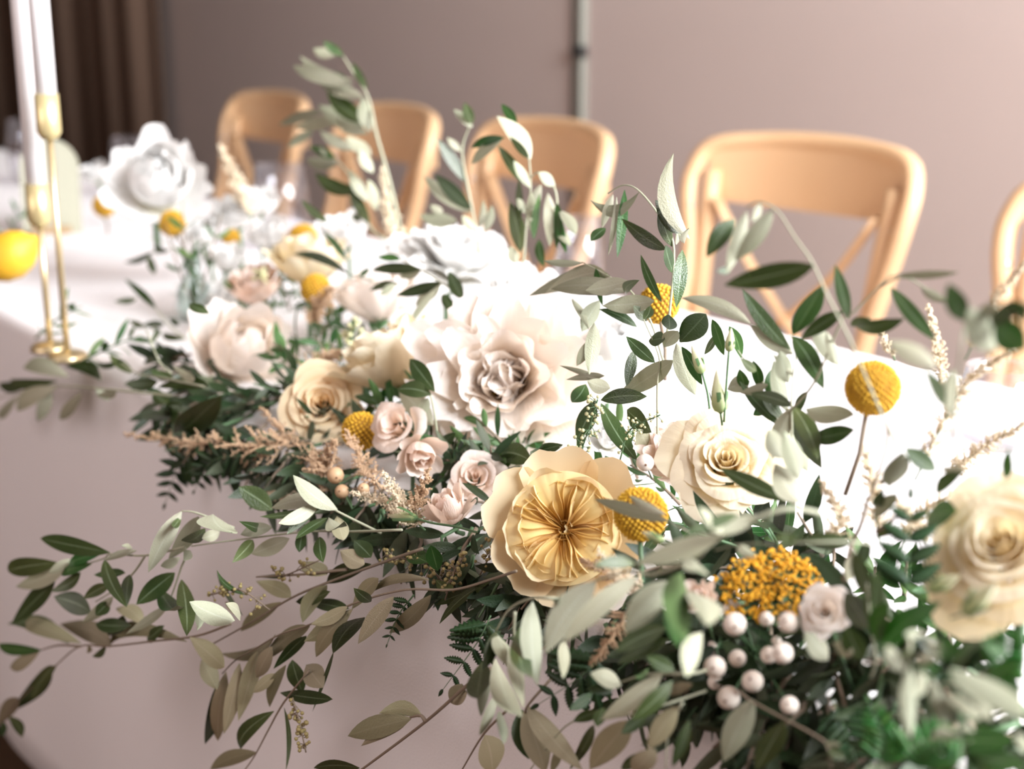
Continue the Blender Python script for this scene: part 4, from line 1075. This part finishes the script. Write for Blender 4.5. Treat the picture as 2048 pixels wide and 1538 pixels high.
# ------------------------------------------------------------------ ferns
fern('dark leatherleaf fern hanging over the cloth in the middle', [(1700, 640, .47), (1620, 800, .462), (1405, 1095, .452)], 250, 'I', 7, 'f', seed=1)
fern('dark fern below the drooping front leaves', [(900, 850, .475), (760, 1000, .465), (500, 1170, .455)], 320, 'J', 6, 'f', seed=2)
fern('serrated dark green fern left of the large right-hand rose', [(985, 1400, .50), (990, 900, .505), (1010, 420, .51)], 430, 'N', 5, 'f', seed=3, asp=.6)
fern('bright green fern at the lower right', [(900, 1500, .46), (1100, 1300, .455), (1500, 1180, .45)], 330, 'Q', 9, 'b', seed=4)
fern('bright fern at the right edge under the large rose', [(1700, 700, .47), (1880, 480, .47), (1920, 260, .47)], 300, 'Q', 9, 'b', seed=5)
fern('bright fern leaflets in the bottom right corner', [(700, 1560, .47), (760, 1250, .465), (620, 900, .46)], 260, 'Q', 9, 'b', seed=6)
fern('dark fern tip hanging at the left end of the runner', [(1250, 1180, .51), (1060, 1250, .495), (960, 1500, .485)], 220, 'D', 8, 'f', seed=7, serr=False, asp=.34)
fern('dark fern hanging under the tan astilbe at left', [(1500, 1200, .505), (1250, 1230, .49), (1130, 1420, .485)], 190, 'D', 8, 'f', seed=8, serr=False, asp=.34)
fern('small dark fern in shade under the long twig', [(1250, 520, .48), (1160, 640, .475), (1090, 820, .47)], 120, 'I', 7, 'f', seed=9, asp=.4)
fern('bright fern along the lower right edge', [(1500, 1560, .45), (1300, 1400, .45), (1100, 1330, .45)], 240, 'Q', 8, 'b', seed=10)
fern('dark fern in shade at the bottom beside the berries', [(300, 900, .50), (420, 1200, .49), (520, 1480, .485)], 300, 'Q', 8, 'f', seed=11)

# ------------------------------------------------------------------ olive branches, each leaf read from the photograph
branch('tallest olive branch rising in front of the far chairs', 'B', .82, '880,1400,.84;870,1290;800,1000;740,790;690,570;600,420;545,330',
 '''545,325,430,242,48,u;505,320,370,285,60,d;610,470,290,328,58,d;600,500,250,385,85,d;575,480,400,425,60,ug;665,575,400,480,70,d;685,520,600,365,40,u;665,720,450,530,95,u;705,770,662,570,75,d;
 670,740,400,615,110,d;430,650,170,730,58,d;540,705,260,745,72,d;370,770,220,860,50,d;690,780,500,700,60,d''', 3.6, spread=.03, lit=0.9)
branch('second olive shoot on the left of the tallest branch', 'B', .81, '790,1400;700,1320;600,1060;500,930;440,890',
 '''610,880,410,770,62,d;710,910,560,800,72,d;500,925,350,858,50,ug;510,965,330,930,75,d;480,920,400,868,36,d;630,1130,380,1010,80,u;690,1180,580,990,60,d;700,1310,575,1070,62,u;720,1010,640,870,60,d;740,1230,690,1050,60,d;650,1290,590,1260,40,u''', 2.6, spread=.03, lit=0.9)
branch('upright olive shoot between the second and third chair', 'B', .80, '1340,1480;1330,1400;1300,1230;1240,900;1280,740;1290,660',
 '''1300,745,1190,640,45,d;1300,725,1255,600,60,u;1240,885,1150,805,40,d;1262,1065,1090,810,62,u;1295,1225,1080,1020,78,u;1292,1245,1020,1030,75,d;1210,1295,990,1258,80,d;1130,1240,1050,1200,40,d;1340,1335,1362,1170,40,d;1372,1355,1412,1200,46,d;1320,1350,1240,1260,50,d''', 3.0, lit=0.9)
branch('olive shoot with a big folded leaf in front of the third chair', 'B', .76, '1600,1600;1600,1530;1620,1250;1640,1100;1630,930;1600,880|1820,1400;1800,1250;1780,1100;1690,1010;1640,1040',
 '''1560,725,1470,608,50,ug;1640,935,1443,680,95,d,.12;1490,805,1297,865,50,ug;1475,812,1297,962,58,d;1615,1080,1450,850,60,u;1632,930,1520,800,40,u;1642,1100,1540,940,50,d;1572,1050,1577,1290,40,u;1582,1475,1520,1180,82,u;1660,1385,1640,1120,60,d;1660,1400,1695,1130,40,ug;
 1785,1085,1685,1010,60,d;1742,1130,1752,1440,72,d;1792,1180,1790,1455,50,ug;1702,1080,1640,1300,60,d;1812,1230,1902,1375,62,d;1782,1300,1872,1440,50,d;1620,1250,1560,1160,44,d;1690,1400,1720,1560,50,u;1560,1540,1520,1440,60,d;1800,1240,1850,1480,46,ug''', 2.6, lit=0.8)
branch('arching olive branch with hanging leaves left of the nearest chair', 'C', .675, '505,1440;515,1360;535,1080;490,960;390,830;320,800;250,835',
 '''385,830,175,865,50,d,-.22;322,820,290,1112,40,ug;272,840,225,985,36,d;287,850,250,1105,24,d;240,985,175,1042,40,u;502,1078,310,945,56,u,-.08;568,1012,455,865,78,u;602,1032,533,662,70,d,-.14;528,1065,478,875,52,u;572,1080,545,1330,56,u;532,1180,500,1060,40,u;482,1305,392,1100,36,u;555,1045,545,1010,22,d;580,1050,600,985,20,d''', 2.6, lit=0.8)
branch('tall bare olive stem bending over the craspedia, leaves at its bent tip', 'C', .50, '1490,1905,.55;1454,1837,.54;1380,1670,.52;1300,1480;1200,1280;1130,1130;1060,1030;980,910;900,872;850,900',
 '''850,912,763,1182,58,d;962,905,800,1125,72,d;1142,1145,752,1232,98,u;800,945,675,1112,72,u;780,1165,720,1172,30,u;910,880,870,960,30,d''', 2.8, spread=.01, lit=0.8)
branch('olive twig with glossy leaf to the right of the bent stem', 'G', .56, '430,1400,.58;620,1170,.57;800,760;880,700;1060,520;1120,460;1200,445|1060,520;1220,460;1350,520;1440,580',
 '''852,745,758,375,82,u;470,852,672,515,125,ug;812,690,525,882,95,u;862,790,1000,738,60,u;905,802,1230,742,95,u;1190,440,1605,425,52,d;1345,525,1535,630,62,d;1142,530,1442,890,95,u;700,830,760,1060,60,d''', 2.4, lit=0.5)
branch('olive twig with broad pale leaves beside the craspedia', 'G', .58, '470,1700,.58;460,1350;470,1130;490,1000;460,850',
 '''472,985,180,780,115,d;452,955,125,540,100,u;180,775,-290,600,95,d,.06;470,860,682,1225,125,u;785,1062,598,768,112,d;440,1180,380,960,110,d;475,1345,640,1700,120,u;560,1360,890,1400,120,d;580,1560,890,1500,110,u;460,1350,330,1700,110,d;300,1190,110,1250,60,d;470,1340,180,1250,80,u;220,1100,110,1010,60,u;470,1130,330,980,40,d''', 2.2, lit=0.6)
branch('pale silvery olive sprig drooping over the craspedia behind', 'F', .665, '960,900;880,650;760,470;640,390;480,305',
 '''642,385,170,502,100,d,.08;622,372,270,482,112,d,.1;762,475,300,462,100,d;742,415,500,472,92,d;902,532,600,560,100,d;485,310,255,298,40,d;582,530,478,712,90,d;802,685,580,580,52,u;732,490,815,410,52,u;880,560,840,640,50,u;860,650,780,560,60,u;560,340,600,560,40,ug;420,520,520,700,40,d''', 2.4, spread=.025, lit=0.9)
branch('upright olive twig with crossing leaves in front of the white cloth', 'F', .625, '925,1450;920,1250;920,1000;930,860;840,640',
 '''905,892,738,740,72,u;1012,880,688,1092,112,d;858,1090,588,1112,85,u;1032,780,1142,1082,100,d;1062,800,1182,1022,62,ug;1052,772,1205,608,132,u;962,802,1042,708,82,d;870,765,965,755,75,u;990,700,985,610,80,u;552,660,522,962,82,d;532,760,448,912,60,d;602,1000,350,910,32,d;612,970,388,992,42,d;645,1042,510,1000,82,d;
 590,1130,802,1465,92,u;742,1170,885,1300,100,u;552,1120,448,1352,100,u;502,1020,420,1125,90,u;882,1432,808,1280,100,d;782,820,738,1032,62,u;1262,730,1195,845,40,u;1240,640,1310,850,60,ug;1340,680,1410,870,60,ug''', 2.4, spread=.025, lit=0.5)
branch('leafy olive twig between the lisianthus buds and the craspedia', 'F', .60, '1720,1200;1600,1080;1450,900;1390,820|1660,1280;1560,1150;1380,1000',
 '''1590,930,1570,1100,70,ug;1520,1050,1480,880,60,ug;1440,1050,1400,930,60,ug;1460,1000,1330,1050,90,d;1660,1230,1520,1060,60,u;1640,1260,1400,1000,60,u;1560,1150,1480,1200,50,ug;1720,1200,1800,1060,50,u;1680,1180,1600,880,80,d;1650,1240,1800,1530,110,d;1710,1150,1880,1510,110,u''', 2.2, lit=0.5)
branch('pointed olive leaf pair lying across the cream spiral rose', 'L', .535, '2120,720;2040,680;1980,650', '1985,655,1580,458,92,u;2045,660,1900,430,135,d;1945,400,1860,230,100,d;2040,520,1950,240,110,d', 2.4, lit=0.6)
branch('two small grey olive leaves lying on the yellow ball', 'L', .485, '1400,830;1290,775', '1285,770,848,640,74,d;1262,732,1050,618,50,d', 1.8)
branch('front olive branch arching left with large white-backed leaves', 'J', .43, '2250,60,.47;1950,20,.445;1620,160;1380,330;1180,400;1060,380;870,430;800,480',
 '''1592,172,1085,342,115,d;852,440,558,862,155,d,.06;1102,412,660,802,112,d,.04;1302,440,1020,742,155,d,.05;1352,390,1372,802,135,dg,.03;1292,540,1342,832,70,ug;1400,500,1502,700,92,d;1472,740,1380,1000,105,d;1690,50,1380,160,62,u;1620,160,1450,10,60,d;1800,60,1470,130,90,d;1400,290,1460,380,70,d;1080,340,840,350,70,u''', 4.6, spread=.012, lit=2.2)
branch('thin olive stem with round end-on leaf in front of the yarrow', 'K', .46, '1180,230,.50;1040,210,.48;700,215;380,225;240,260', '1040,215,720,200,80,u;650,160,655,225,115,u,0;380,225,470,300,60,d', 2.2, spread=.006, shape='broad', lit=0.5)
branch('pale drooping olive tip hanging over the cloth, centre bottom', 'J', .435, '800,560,.46;600,540;480,540;350,600;270,730|380,620;375,720;380,800|265,900;240,1000;230,1060',
 '''482,560,512,1052,112,d,.05;270,750,332,935,92,d;265,900,392,1222,112,d;382,780,430,1180,82,d;282,1080,172,1342,52,d;242,970,180,1232,62,d;292,1200,312,1392,52,d;190,910,155,1125,120,u;672,790,660,1012,62,d;270,735,190,960,70,u;420,700,480,1000,100,u;600,540,640,500,20,d''', 3.2, spread=.012, lit=2.0)
branch('olive twig with oval white leaf below the large white-backed leaves', 'J', .45, '1500,960,.47;1400,980;1150,985;1000,1030', '''1002,1050,820,980,92,d;962,1062,800,1070,62,u;1242,980,880,1252,105,d;1302,1020,1060,1252,92,u;1262,710,968,852,112,u;1282,782,978,922,82,u;832,1092,700,1192,62,ug;872,1200,720,1262,62,u;1312,962,1150,880,82,u;1160,950,1080,1000,30,u''', 3.0, spread=.012, lit=0.9)
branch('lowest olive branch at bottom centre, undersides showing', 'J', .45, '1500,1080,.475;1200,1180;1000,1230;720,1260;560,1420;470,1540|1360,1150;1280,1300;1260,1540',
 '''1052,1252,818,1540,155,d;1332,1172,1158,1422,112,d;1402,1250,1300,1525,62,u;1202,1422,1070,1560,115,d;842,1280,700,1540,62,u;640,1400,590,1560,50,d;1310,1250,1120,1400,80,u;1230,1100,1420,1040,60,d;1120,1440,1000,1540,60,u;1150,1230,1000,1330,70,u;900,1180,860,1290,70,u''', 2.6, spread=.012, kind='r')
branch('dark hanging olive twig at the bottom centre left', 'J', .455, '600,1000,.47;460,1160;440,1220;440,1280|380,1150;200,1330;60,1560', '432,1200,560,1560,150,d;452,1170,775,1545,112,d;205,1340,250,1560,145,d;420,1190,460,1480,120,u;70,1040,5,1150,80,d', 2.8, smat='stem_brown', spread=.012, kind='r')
branch('shaded olive leaves hanging below the snowberries', 'K', .47, '380,1080;470,1150;840,1350;900,1420;920,1540', '462,1130,290,1495,145,d;642,1262,480,1545,125,u;900,1420,1000,1480,60,u;880,1390,980,1400,30,d;100,1300,10,1500,50,u', 2.4, smat='stem_brown', spread=.012)
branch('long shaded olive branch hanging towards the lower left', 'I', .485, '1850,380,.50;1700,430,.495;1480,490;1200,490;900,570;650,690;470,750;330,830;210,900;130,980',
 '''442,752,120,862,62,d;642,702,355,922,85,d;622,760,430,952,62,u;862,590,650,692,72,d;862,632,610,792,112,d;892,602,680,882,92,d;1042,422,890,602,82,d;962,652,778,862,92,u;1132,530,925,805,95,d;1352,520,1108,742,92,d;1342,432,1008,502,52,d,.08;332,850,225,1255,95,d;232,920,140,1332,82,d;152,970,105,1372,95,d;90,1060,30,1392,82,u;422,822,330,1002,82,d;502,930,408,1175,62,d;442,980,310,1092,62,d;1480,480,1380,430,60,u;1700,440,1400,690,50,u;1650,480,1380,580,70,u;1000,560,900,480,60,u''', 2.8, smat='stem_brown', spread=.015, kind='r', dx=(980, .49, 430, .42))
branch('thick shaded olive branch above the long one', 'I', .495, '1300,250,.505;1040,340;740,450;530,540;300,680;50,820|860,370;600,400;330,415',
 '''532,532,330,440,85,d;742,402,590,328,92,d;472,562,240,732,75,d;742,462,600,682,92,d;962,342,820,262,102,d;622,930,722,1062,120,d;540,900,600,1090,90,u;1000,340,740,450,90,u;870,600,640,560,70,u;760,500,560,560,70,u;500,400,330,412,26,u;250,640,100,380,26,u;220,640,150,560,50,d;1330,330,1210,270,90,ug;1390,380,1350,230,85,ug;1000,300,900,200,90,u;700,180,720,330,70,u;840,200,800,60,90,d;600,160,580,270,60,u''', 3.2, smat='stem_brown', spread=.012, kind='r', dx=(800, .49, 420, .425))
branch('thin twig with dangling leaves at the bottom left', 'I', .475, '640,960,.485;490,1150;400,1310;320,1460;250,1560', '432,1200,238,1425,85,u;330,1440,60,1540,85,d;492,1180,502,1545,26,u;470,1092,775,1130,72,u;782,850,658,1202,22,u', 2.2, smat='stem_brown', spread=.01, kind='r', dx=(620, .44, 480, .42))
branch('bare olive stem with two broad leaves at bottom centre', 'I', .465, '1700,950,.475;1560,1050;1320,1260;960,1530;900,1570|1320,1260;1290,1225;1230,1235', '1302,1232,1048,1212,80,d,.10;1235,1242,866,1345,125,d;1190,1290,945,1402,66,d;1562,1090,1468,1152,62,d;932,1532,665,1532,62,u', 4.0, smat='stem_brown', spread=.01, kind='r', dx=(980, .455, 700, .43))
branch('olive branch with white drooping leaves on the left over the cloth', 'H', .475, '2350,140,.51;2040,150,.50;1800,150;1370,200;1120,235|1370,130;1230,70;1130,35;1060,30|1080,240;1080,310;1060,360;1020,480;980,590',
 '''1062,32,868,388,95,d;1162,62,985,312,95,d;1242,52,1355,158,105,d;1285,150,1180,190,62,d;1592,125,1408,168,72,d;1692,190,1470,280,88,d;1052,300,940,352,52,d;1022,390,798,575,105,u;1110,260,1075,320,50,d;1062,430,1092,760,92,u;992,560,1152,730,50,d,-.12;982,582,738,748,52,d;1372,670,1108,560,112,d;1060,60,1010,120,40,u;1200,130,1060,200,60,u;1480,200,1360,330,70,u;1500,120,1400,90,50,u;930,480,1040,580,60,u;1400,650,1320,570,50,d;1440,520,1270,375,28,u''', 2.6, spread=.012, lit=1.6, dx=(720, .485, 300, .385))
branch('far left olive twig with round-tipped leaves over the cloth', 'H', .468, '1080,240,.475;850,290;650,280;600,310;400,370|850,290;790,380;700,470;560,560',
 '''642,272,236,190,95,u;335,330,48,382,105,u;392,360,95,472,95,d;412,310,285,392,50,d;592,280,400,345,62,ug;535,340,358,402,62,ug;472,390,300,500,62,u;322,440,66,692,102,u;612,312,742,592,72,u;732,392,550,402,50,u;642,460,488,542,62,u;532,622,316,530,112,u;662,530,480,682,62,d;770,245,710,232,26,d;760,400,740,590,60,u;640,560,560,640,70,u;800,260,610,320,40,d''', 2.4, spread=.012, lit=0.8, dx=(370, .39, 30, .35))
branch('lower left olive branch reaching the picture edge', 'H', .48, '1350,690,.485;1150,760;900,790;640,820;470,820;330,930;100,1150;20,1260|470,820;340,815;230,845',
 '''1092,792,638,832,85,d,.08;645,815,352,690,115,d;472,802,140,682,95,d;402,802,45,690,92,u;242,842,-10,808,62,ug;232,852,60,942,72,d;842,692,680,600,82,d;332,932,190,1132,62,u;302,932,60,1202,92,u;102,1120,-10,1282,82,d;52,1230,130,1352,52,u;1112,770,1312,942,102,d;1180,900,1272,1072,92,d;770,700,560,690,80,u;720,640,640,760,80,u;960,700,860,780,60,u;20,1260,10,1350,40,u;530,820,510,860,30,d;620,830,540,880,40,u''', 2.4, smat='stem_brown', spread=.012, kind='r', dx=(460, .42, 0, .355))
branch('short olive sprig with silvery leaves beneath the tan astilbe', 'M', .49, '1500,780,.505;1240,650;1150,590;1080,570', '1242,642,983,440,92,d;1152,572,858,632,82,d;1142,602,898,722,72,d;1132,622,948,785,62,u;1152,632,790,682,42,u;1182,690,998,812,52,u;1192,690,1282,712,52,d;862,642,665,508,112,u', 2.4, spread=.01, lit=1.6, dx=(760, .495, 600, .455))
branch('blurred olive sprig sticking out over the cloth edge, left edge', 'D', .48, '1000,850,.50;680,820;450,800;250,800;-20,870', '''402,742,138,690,92,d;592,765,380,680,72,u;335,765,60,755,60,u;160,795,-10,780,62,u;335,802,100,935,92,d;302,822,220,1002,72,d;482,832,350,992,62,d;682,822,560,850,50,d;105,852,-10,975,50,d;260,800,160,880,70,u;560,800,640,880,40,d''', 2.6, spread=.02)
branch('small olive twig curling over the white cloth at left', 'D', .62, '1000,720;930,650;860,480;830,440|1080,520;980,430;910,340', '912,342,728,168,42,u;800,285,668,300,32,u;845,452,755,410,34,u;960,432,830,442,42,u;1080,520,950,490,40,u;1050,440,990,400,30,u;880,470,870,560,30,u', 2.0, spread=.02)
branch('dark olive twig at the left foot of the runner', 'D', .502, '1200,800;960,750;800,720;700,650', '722,642,555,630,32,u;770,722,640,610,52,u;922,772,728,782,72,u;1222,790,918,805,75,u;1292,852,1028,1092,155,u;1222,372,1105,318,52,u;1000,760,880,700,60,u;1000,1080,800,1112,60,u;980,900,900,820,80,u;1060,900,980,1000,90,u;1140,760,1010,680,50,d', 2.4, spread=.02)
branch('pair of olive leaves over the white cloth by the bud vase', 'D', .68, '990,0;930,5;880,20', '895,8,728,72,36,u;872,30,902,142,42,u;1372,232,1298,180,30,u;980,10,900,-20,30,u', 1.8, spread=.02)
branch('olive sprig lying across the cup-shaped white bloom', 'E', .70, '1150,440;1110,420;1000,350;880,290|1150,440;1240,520',
 '1120,422,855,500,62,u;1112,432,965,560,72,d;1002,345,712,352,60,u;1122,430,920,700,40,d;882,290,745,275,40,ug;1245,520,1162,358,72,u;1190,610,1125,490,60,u;852,430,760,500,40,d;830,420,700,470,40,u;870,430,760,440,40,d;1000,350,870,390,50,d', 2.2, spread=.02)
branch('narrow olive leaves across the far cream bowl rose', 'E', .70, '720,420;640,390;570,375', '572,372,250,258,52,u;562,290,430,130,36,u;460,70,300,-60,44,u;480,200,560,290,26,u;640,390,700,340,30,u', 1.8, spread=.02)
branch('olive leaves framing the left side of the central peony', 'E', .585, '1100,1340,.59;1060,1100;1000,1000', '1080,1060,935,872,95,u;1072,1260,872,1050,120,d;1060,1080,860,1050,90,u;1120,1380,1200,1300,60,u;1040,1100,1000,1210,60,d;1180,1470,1280,1420,60,d', 2.4)
branch('dark olive leaves beneath the central peony', 'L', .60, '300,480;450,420;650,330', '300,420,130,470,110,u;660,320,520,360,62,u;560,340,640,330,50,u;480,420,300,370,120,u;560,430,470,360,110,u;380,380,250,480,80,u;420,470,270,560,80,d;180,420,90,520,70,d', 2.4)
branch('blurred olive tip close to the lens at the right edge', 'G', .47, '1560,1560,.52;1600,1100;1640,800;1700,640', '1640,760,1530,500,130,u;1850,960,1660,680,190,d;1850,760,2060,950,190,ug;1980,700,2080,640,80,d;1830,700,2060,690,110,u;1450,1080,1110,900,130,d;1560,1420,1560,1080,100,d;1500,1340,1370,1090,80,u;1700,700,1860,640,60,d', 3.0, spread=.015, lit=0.7)
branch('olive leaves on the forked brown stem right of the yarrow', 'N', .535, '400,1200,.52;470,870;550,700;610,480;660,370;780,0;800,-230|740,300;1000,80;1240,-100|700,750;1000,520',
 '475,850,0,830,135,u,0;480,960,430,1200,105,d;492,900,605,1125,62,d;605,830,560,1065,105,u;815,335,935,15,185,d;672,640,890,400,115,d;692,530,765,350,92,u;1242,190,960,-20,150,u;1242,395,1505,188,110,u;1300,160,1520,185,50,d;1872,260,1915,-10,92,ug;1155,630,1430,560,200,ug;680,800,860,740,60,u', 4.6, smat='stem_brown', spread=.012, lit=0.6)
branch('glossy dark ruscus leaves under the large right-hand rose', 'K', .48, '1150,1000,.50;1180,900;1150,700;1130,450', '1205,832,1562,560,135,ug;1150,700,1190,380,110,u;1140,720,1000,500,140,u;900,900,760,740,110,d;1050,860,930,800,80,d;1180,800,1260,560,100,ug;1100,900,1010,700,120,u;1150,560,1050,260,90,u', 2.6, name='ruscus_branch', spread=.012)
branch('blurred pale olive leaves close to the lens, bottom right', 'Q', .43, '1000,330,.44;1010,480;1000,620|1300,760;1600,780;1800,820|1100,300;1200,330', '1002,600,1012,1265,135,d;1202,700,1292,1135,102,d;1442,870,1562,1082,175,d;1272,1150,1455,1262,112,d;1252,430,1515,432,185,ug;1132,300,955,312,70,d;1202,362,1335,432,92,d;1102,480,1232,545,102,d;1382,620,2060,1085,235,d;1422,602,1702,370,92,u;952,640,780,420,125,d;1582,830,1742,1102,92,d;1130,640,1060,880,120,d;1100,560,1230,680,110,ug;1540,1110,1600,1190,70,d;1340,850,1380,1160,80,d;1980,1200,2070,1400,90,d;1000,430,960,620,100,u', 3.6, spread=.008, lit=0.9)
branch('broad serrated dark leaves in the bottom right corner', 'Q', .46, '1400,1560;1480,1400;1560,1280', '1482,1262,1965,1275,230,u;1525,1400,2060,1505,230,u;1700,700,2060,560,120,u;1760,760,2060,800,110,u;1900,480,1700,400,120,ug;1500,1420,1780,1560,90,d', 3.0, name='broadleaf_sprig', kind='g', shape='broad', spread=.012)

# ------------------------------------------------------------------ green bud vase with stems, far left
vb = at(388, 575, .70); vb.z = Z_TAB + .0015
vo = thing('bud_vase', 'small green-tinted glass bud vase beside the far white blooms', 'vase', vb)
m = MB(); m.lathe(vb, [(0, 0), (.02, 0), (.024, .01), (.02, .035), (.009, .055), (.011, .075), (.010, .075), (.008, .055), (.018, .034), (.021, .012), (.017, .004), (0, .004)], 20); m.build('glass', M['glass_green'], vo)
for i in range(5):
    sprig3d(['leafy green stem standing in the bud vase, tallest', 'leafy green stem leaning left out of the bud vase', 'leafy green stem leaning right out of the bud vase', 'short leafy stem at the front of the bud vase', 'short leafy stem at the back of the bud vase'][i], vb + UP * .01, (( -.1, 0, 1), (-.35, 0, 1), (.3, .1, 1), (.1, -.3, 1), (0, .3, 1))[i], (.13, .11, .12, .09, .09)[i], 6, .03, name='vase_stem', kind='g', seed=400 + i, droop=.1, wr=.2)

# ------------------------------------------------------------------ filler greenery under and between the flowers
rf = random.Random(99)
def fill_sprigs(n, xr, d_rng, z_rng, label, L, leaf, dirs, kind='o', droop=.4, name='olive_sprig', group='filler greenery tucked under the blooms', spread=.6):
    """foot points spread over the table top; dirs in table axes (along, across, up)"""
    for i in range(n):
        x = xr[0] + (xr[1] - xr[0]) * (i + rf.random()) / n
        d = rf.uniform(*d_rng); z = Z_TAB + rf.uniform(*z_rng)
        # the pixel column x on the line at this d and height
        t = 1.0
        for _ in range(40):
            p = TP(t, d, z); q = 1024 + FPX * (p - CAM).x / depth(p)
            t += (q - x) / 2500.0
        dv = U * (dirs[0] + rf.uniform(-spread, spread)) + N * (dirs[1] + rf.uniform(-spread, spread) * .6) + UP * (dirs[2] + rf.uniform(-.2, .2))
        P = TP(t, d, z)
        near = min(LANDMARKS, key=lambda q: (q[0] - P).length)[1]
        lean = 'leaning left' if dv.x < -.45 else 'leaning right' if dv.x > .15 else 'pointing forwards'
        if dv.normalized().z > .55: lean = 'standing up'
        sprig3d('%s %s, %s' % (label, near, lean), P, dv, L * rf.uniform(.7, 1.2), rf.choice((6, 8, 8, 10)), leaf * rf.uniform(.8, 1.15), name, kind, group, seed=rf.random(), droop=droop)
LANDMARKS = [(at(x, y, d), s) for x, y, d, s in ((1003, 752, .66, 'the central white peony'), (478, 705, .61, 'the globe-shaped left peony'), (645, 806, .575, 'the peach rose'), (782, 722, .63, 'the sideways cream bloom'), (752, 600, .76, 'the cup-shaped white bloom'), (618, 528, .76, 'the far cream bowl rose'), (795, 855, .565, 'the open pink lisianthus'), (900, 1022, .525, 'the half closed lisianthus'), (1128, 1058, .555, 'the butter yellow garden rose'), (1452, 928, .60, 'the cream spiral rose'), (2010, 1100, .545, 'the large right-hand rose'), (1650, 1222, .50, 'the small spray rose'), (1281, 1028, .53, 'the middle yellow ball'), (1745, 776, .575, 'the right-hand yellow ball'), (1548, 1158, .52, 'the golden yarrow'), (1490, 1350, .49, 'the white snowberries'), (510, 580, .70, 'the small blush peony'), (1222, 700, .74, 'the half hidden white rose'), (380, 880, .49, 'the tan astilbe plume'), (1850, 1400, .46, 'the lower right fern'))]
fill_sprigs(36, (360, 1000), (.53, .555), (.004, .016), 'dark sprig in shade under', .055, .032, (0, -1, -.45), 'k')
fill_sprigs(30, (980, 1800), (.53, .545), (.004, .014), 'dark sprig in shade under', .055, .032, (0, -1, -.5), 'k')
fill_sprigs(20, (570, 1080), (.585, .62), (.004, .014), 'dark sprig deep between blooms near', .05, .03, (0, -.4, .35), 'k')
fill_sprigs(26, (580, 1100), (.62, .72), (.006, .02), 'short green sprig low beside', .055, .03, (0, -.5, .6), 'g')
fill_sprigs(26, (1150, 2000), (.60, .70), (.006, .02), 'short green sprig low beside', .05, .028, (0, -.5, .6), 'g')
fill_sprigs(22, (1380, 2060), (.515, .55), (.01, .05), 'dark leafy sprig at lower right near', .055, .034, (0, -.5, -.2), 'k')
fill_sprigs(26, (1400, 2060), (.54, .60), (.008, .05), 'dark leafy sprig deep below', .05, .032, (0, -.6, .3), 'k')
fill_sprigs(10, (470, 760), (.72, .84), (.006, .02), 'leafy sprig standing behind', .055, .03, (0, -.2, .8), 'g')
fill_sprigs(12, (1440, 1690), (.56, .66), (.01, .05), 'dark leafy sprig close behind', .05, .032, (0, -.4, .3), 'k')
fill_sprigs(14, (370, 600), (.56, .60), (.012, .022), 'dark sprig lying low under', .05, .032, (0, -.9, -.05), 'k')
# greenery round the candlestick feet
for i, (x, y, dx) in enumerate(((30, 470, -.6), (60, 545, .5), (150, 560, .8), (15, 420, .2))):
    P = at(x, y, .70); P.z = Z_TAB + .006
    sprig3d(['soft green sprig lying left of the candlestick feet', 'soft green sprig lying between lemon and candlestick', 'soft green sprig lying right of the candlestick feet', 'soft green sprig standing behind the lemon'][i], P, (dx, -.1, .5), .07, 8, .03, 'green_sprig', 'g', None, seed=700 + i)
# things that only their place tells apart: say which one, counted from the left
ORD = ['first', 'second', 'third', 'fourth', 'fifth', 'sixth', 'seventh', 'eighth', 'ninth', 'tenth', 'eleventh', 'twelfth', 'thirteenth', 'fourteenth', 'fifteenth', 'sixteenth']
same = {}
for o_ in bpy.data.objects:
    if 'category' in o_ and 'label' in o_: same.setdefault(o_['label'], []).append(o_)
for lab_, os_ in same.items():
    if len(os_) < 2 or len(os_) > len(ORD): continue
    os_.sort(key=lambda q: (V(q.location) - CAM).x / depth(V(q.location)))
    for k_, q in enumerate(os_): q['label'] = '%s, %s from left' % (lab_, ORD[k_])
for o_ in bpy.data.objects:
    if '_o' in o_: del o_['_o']
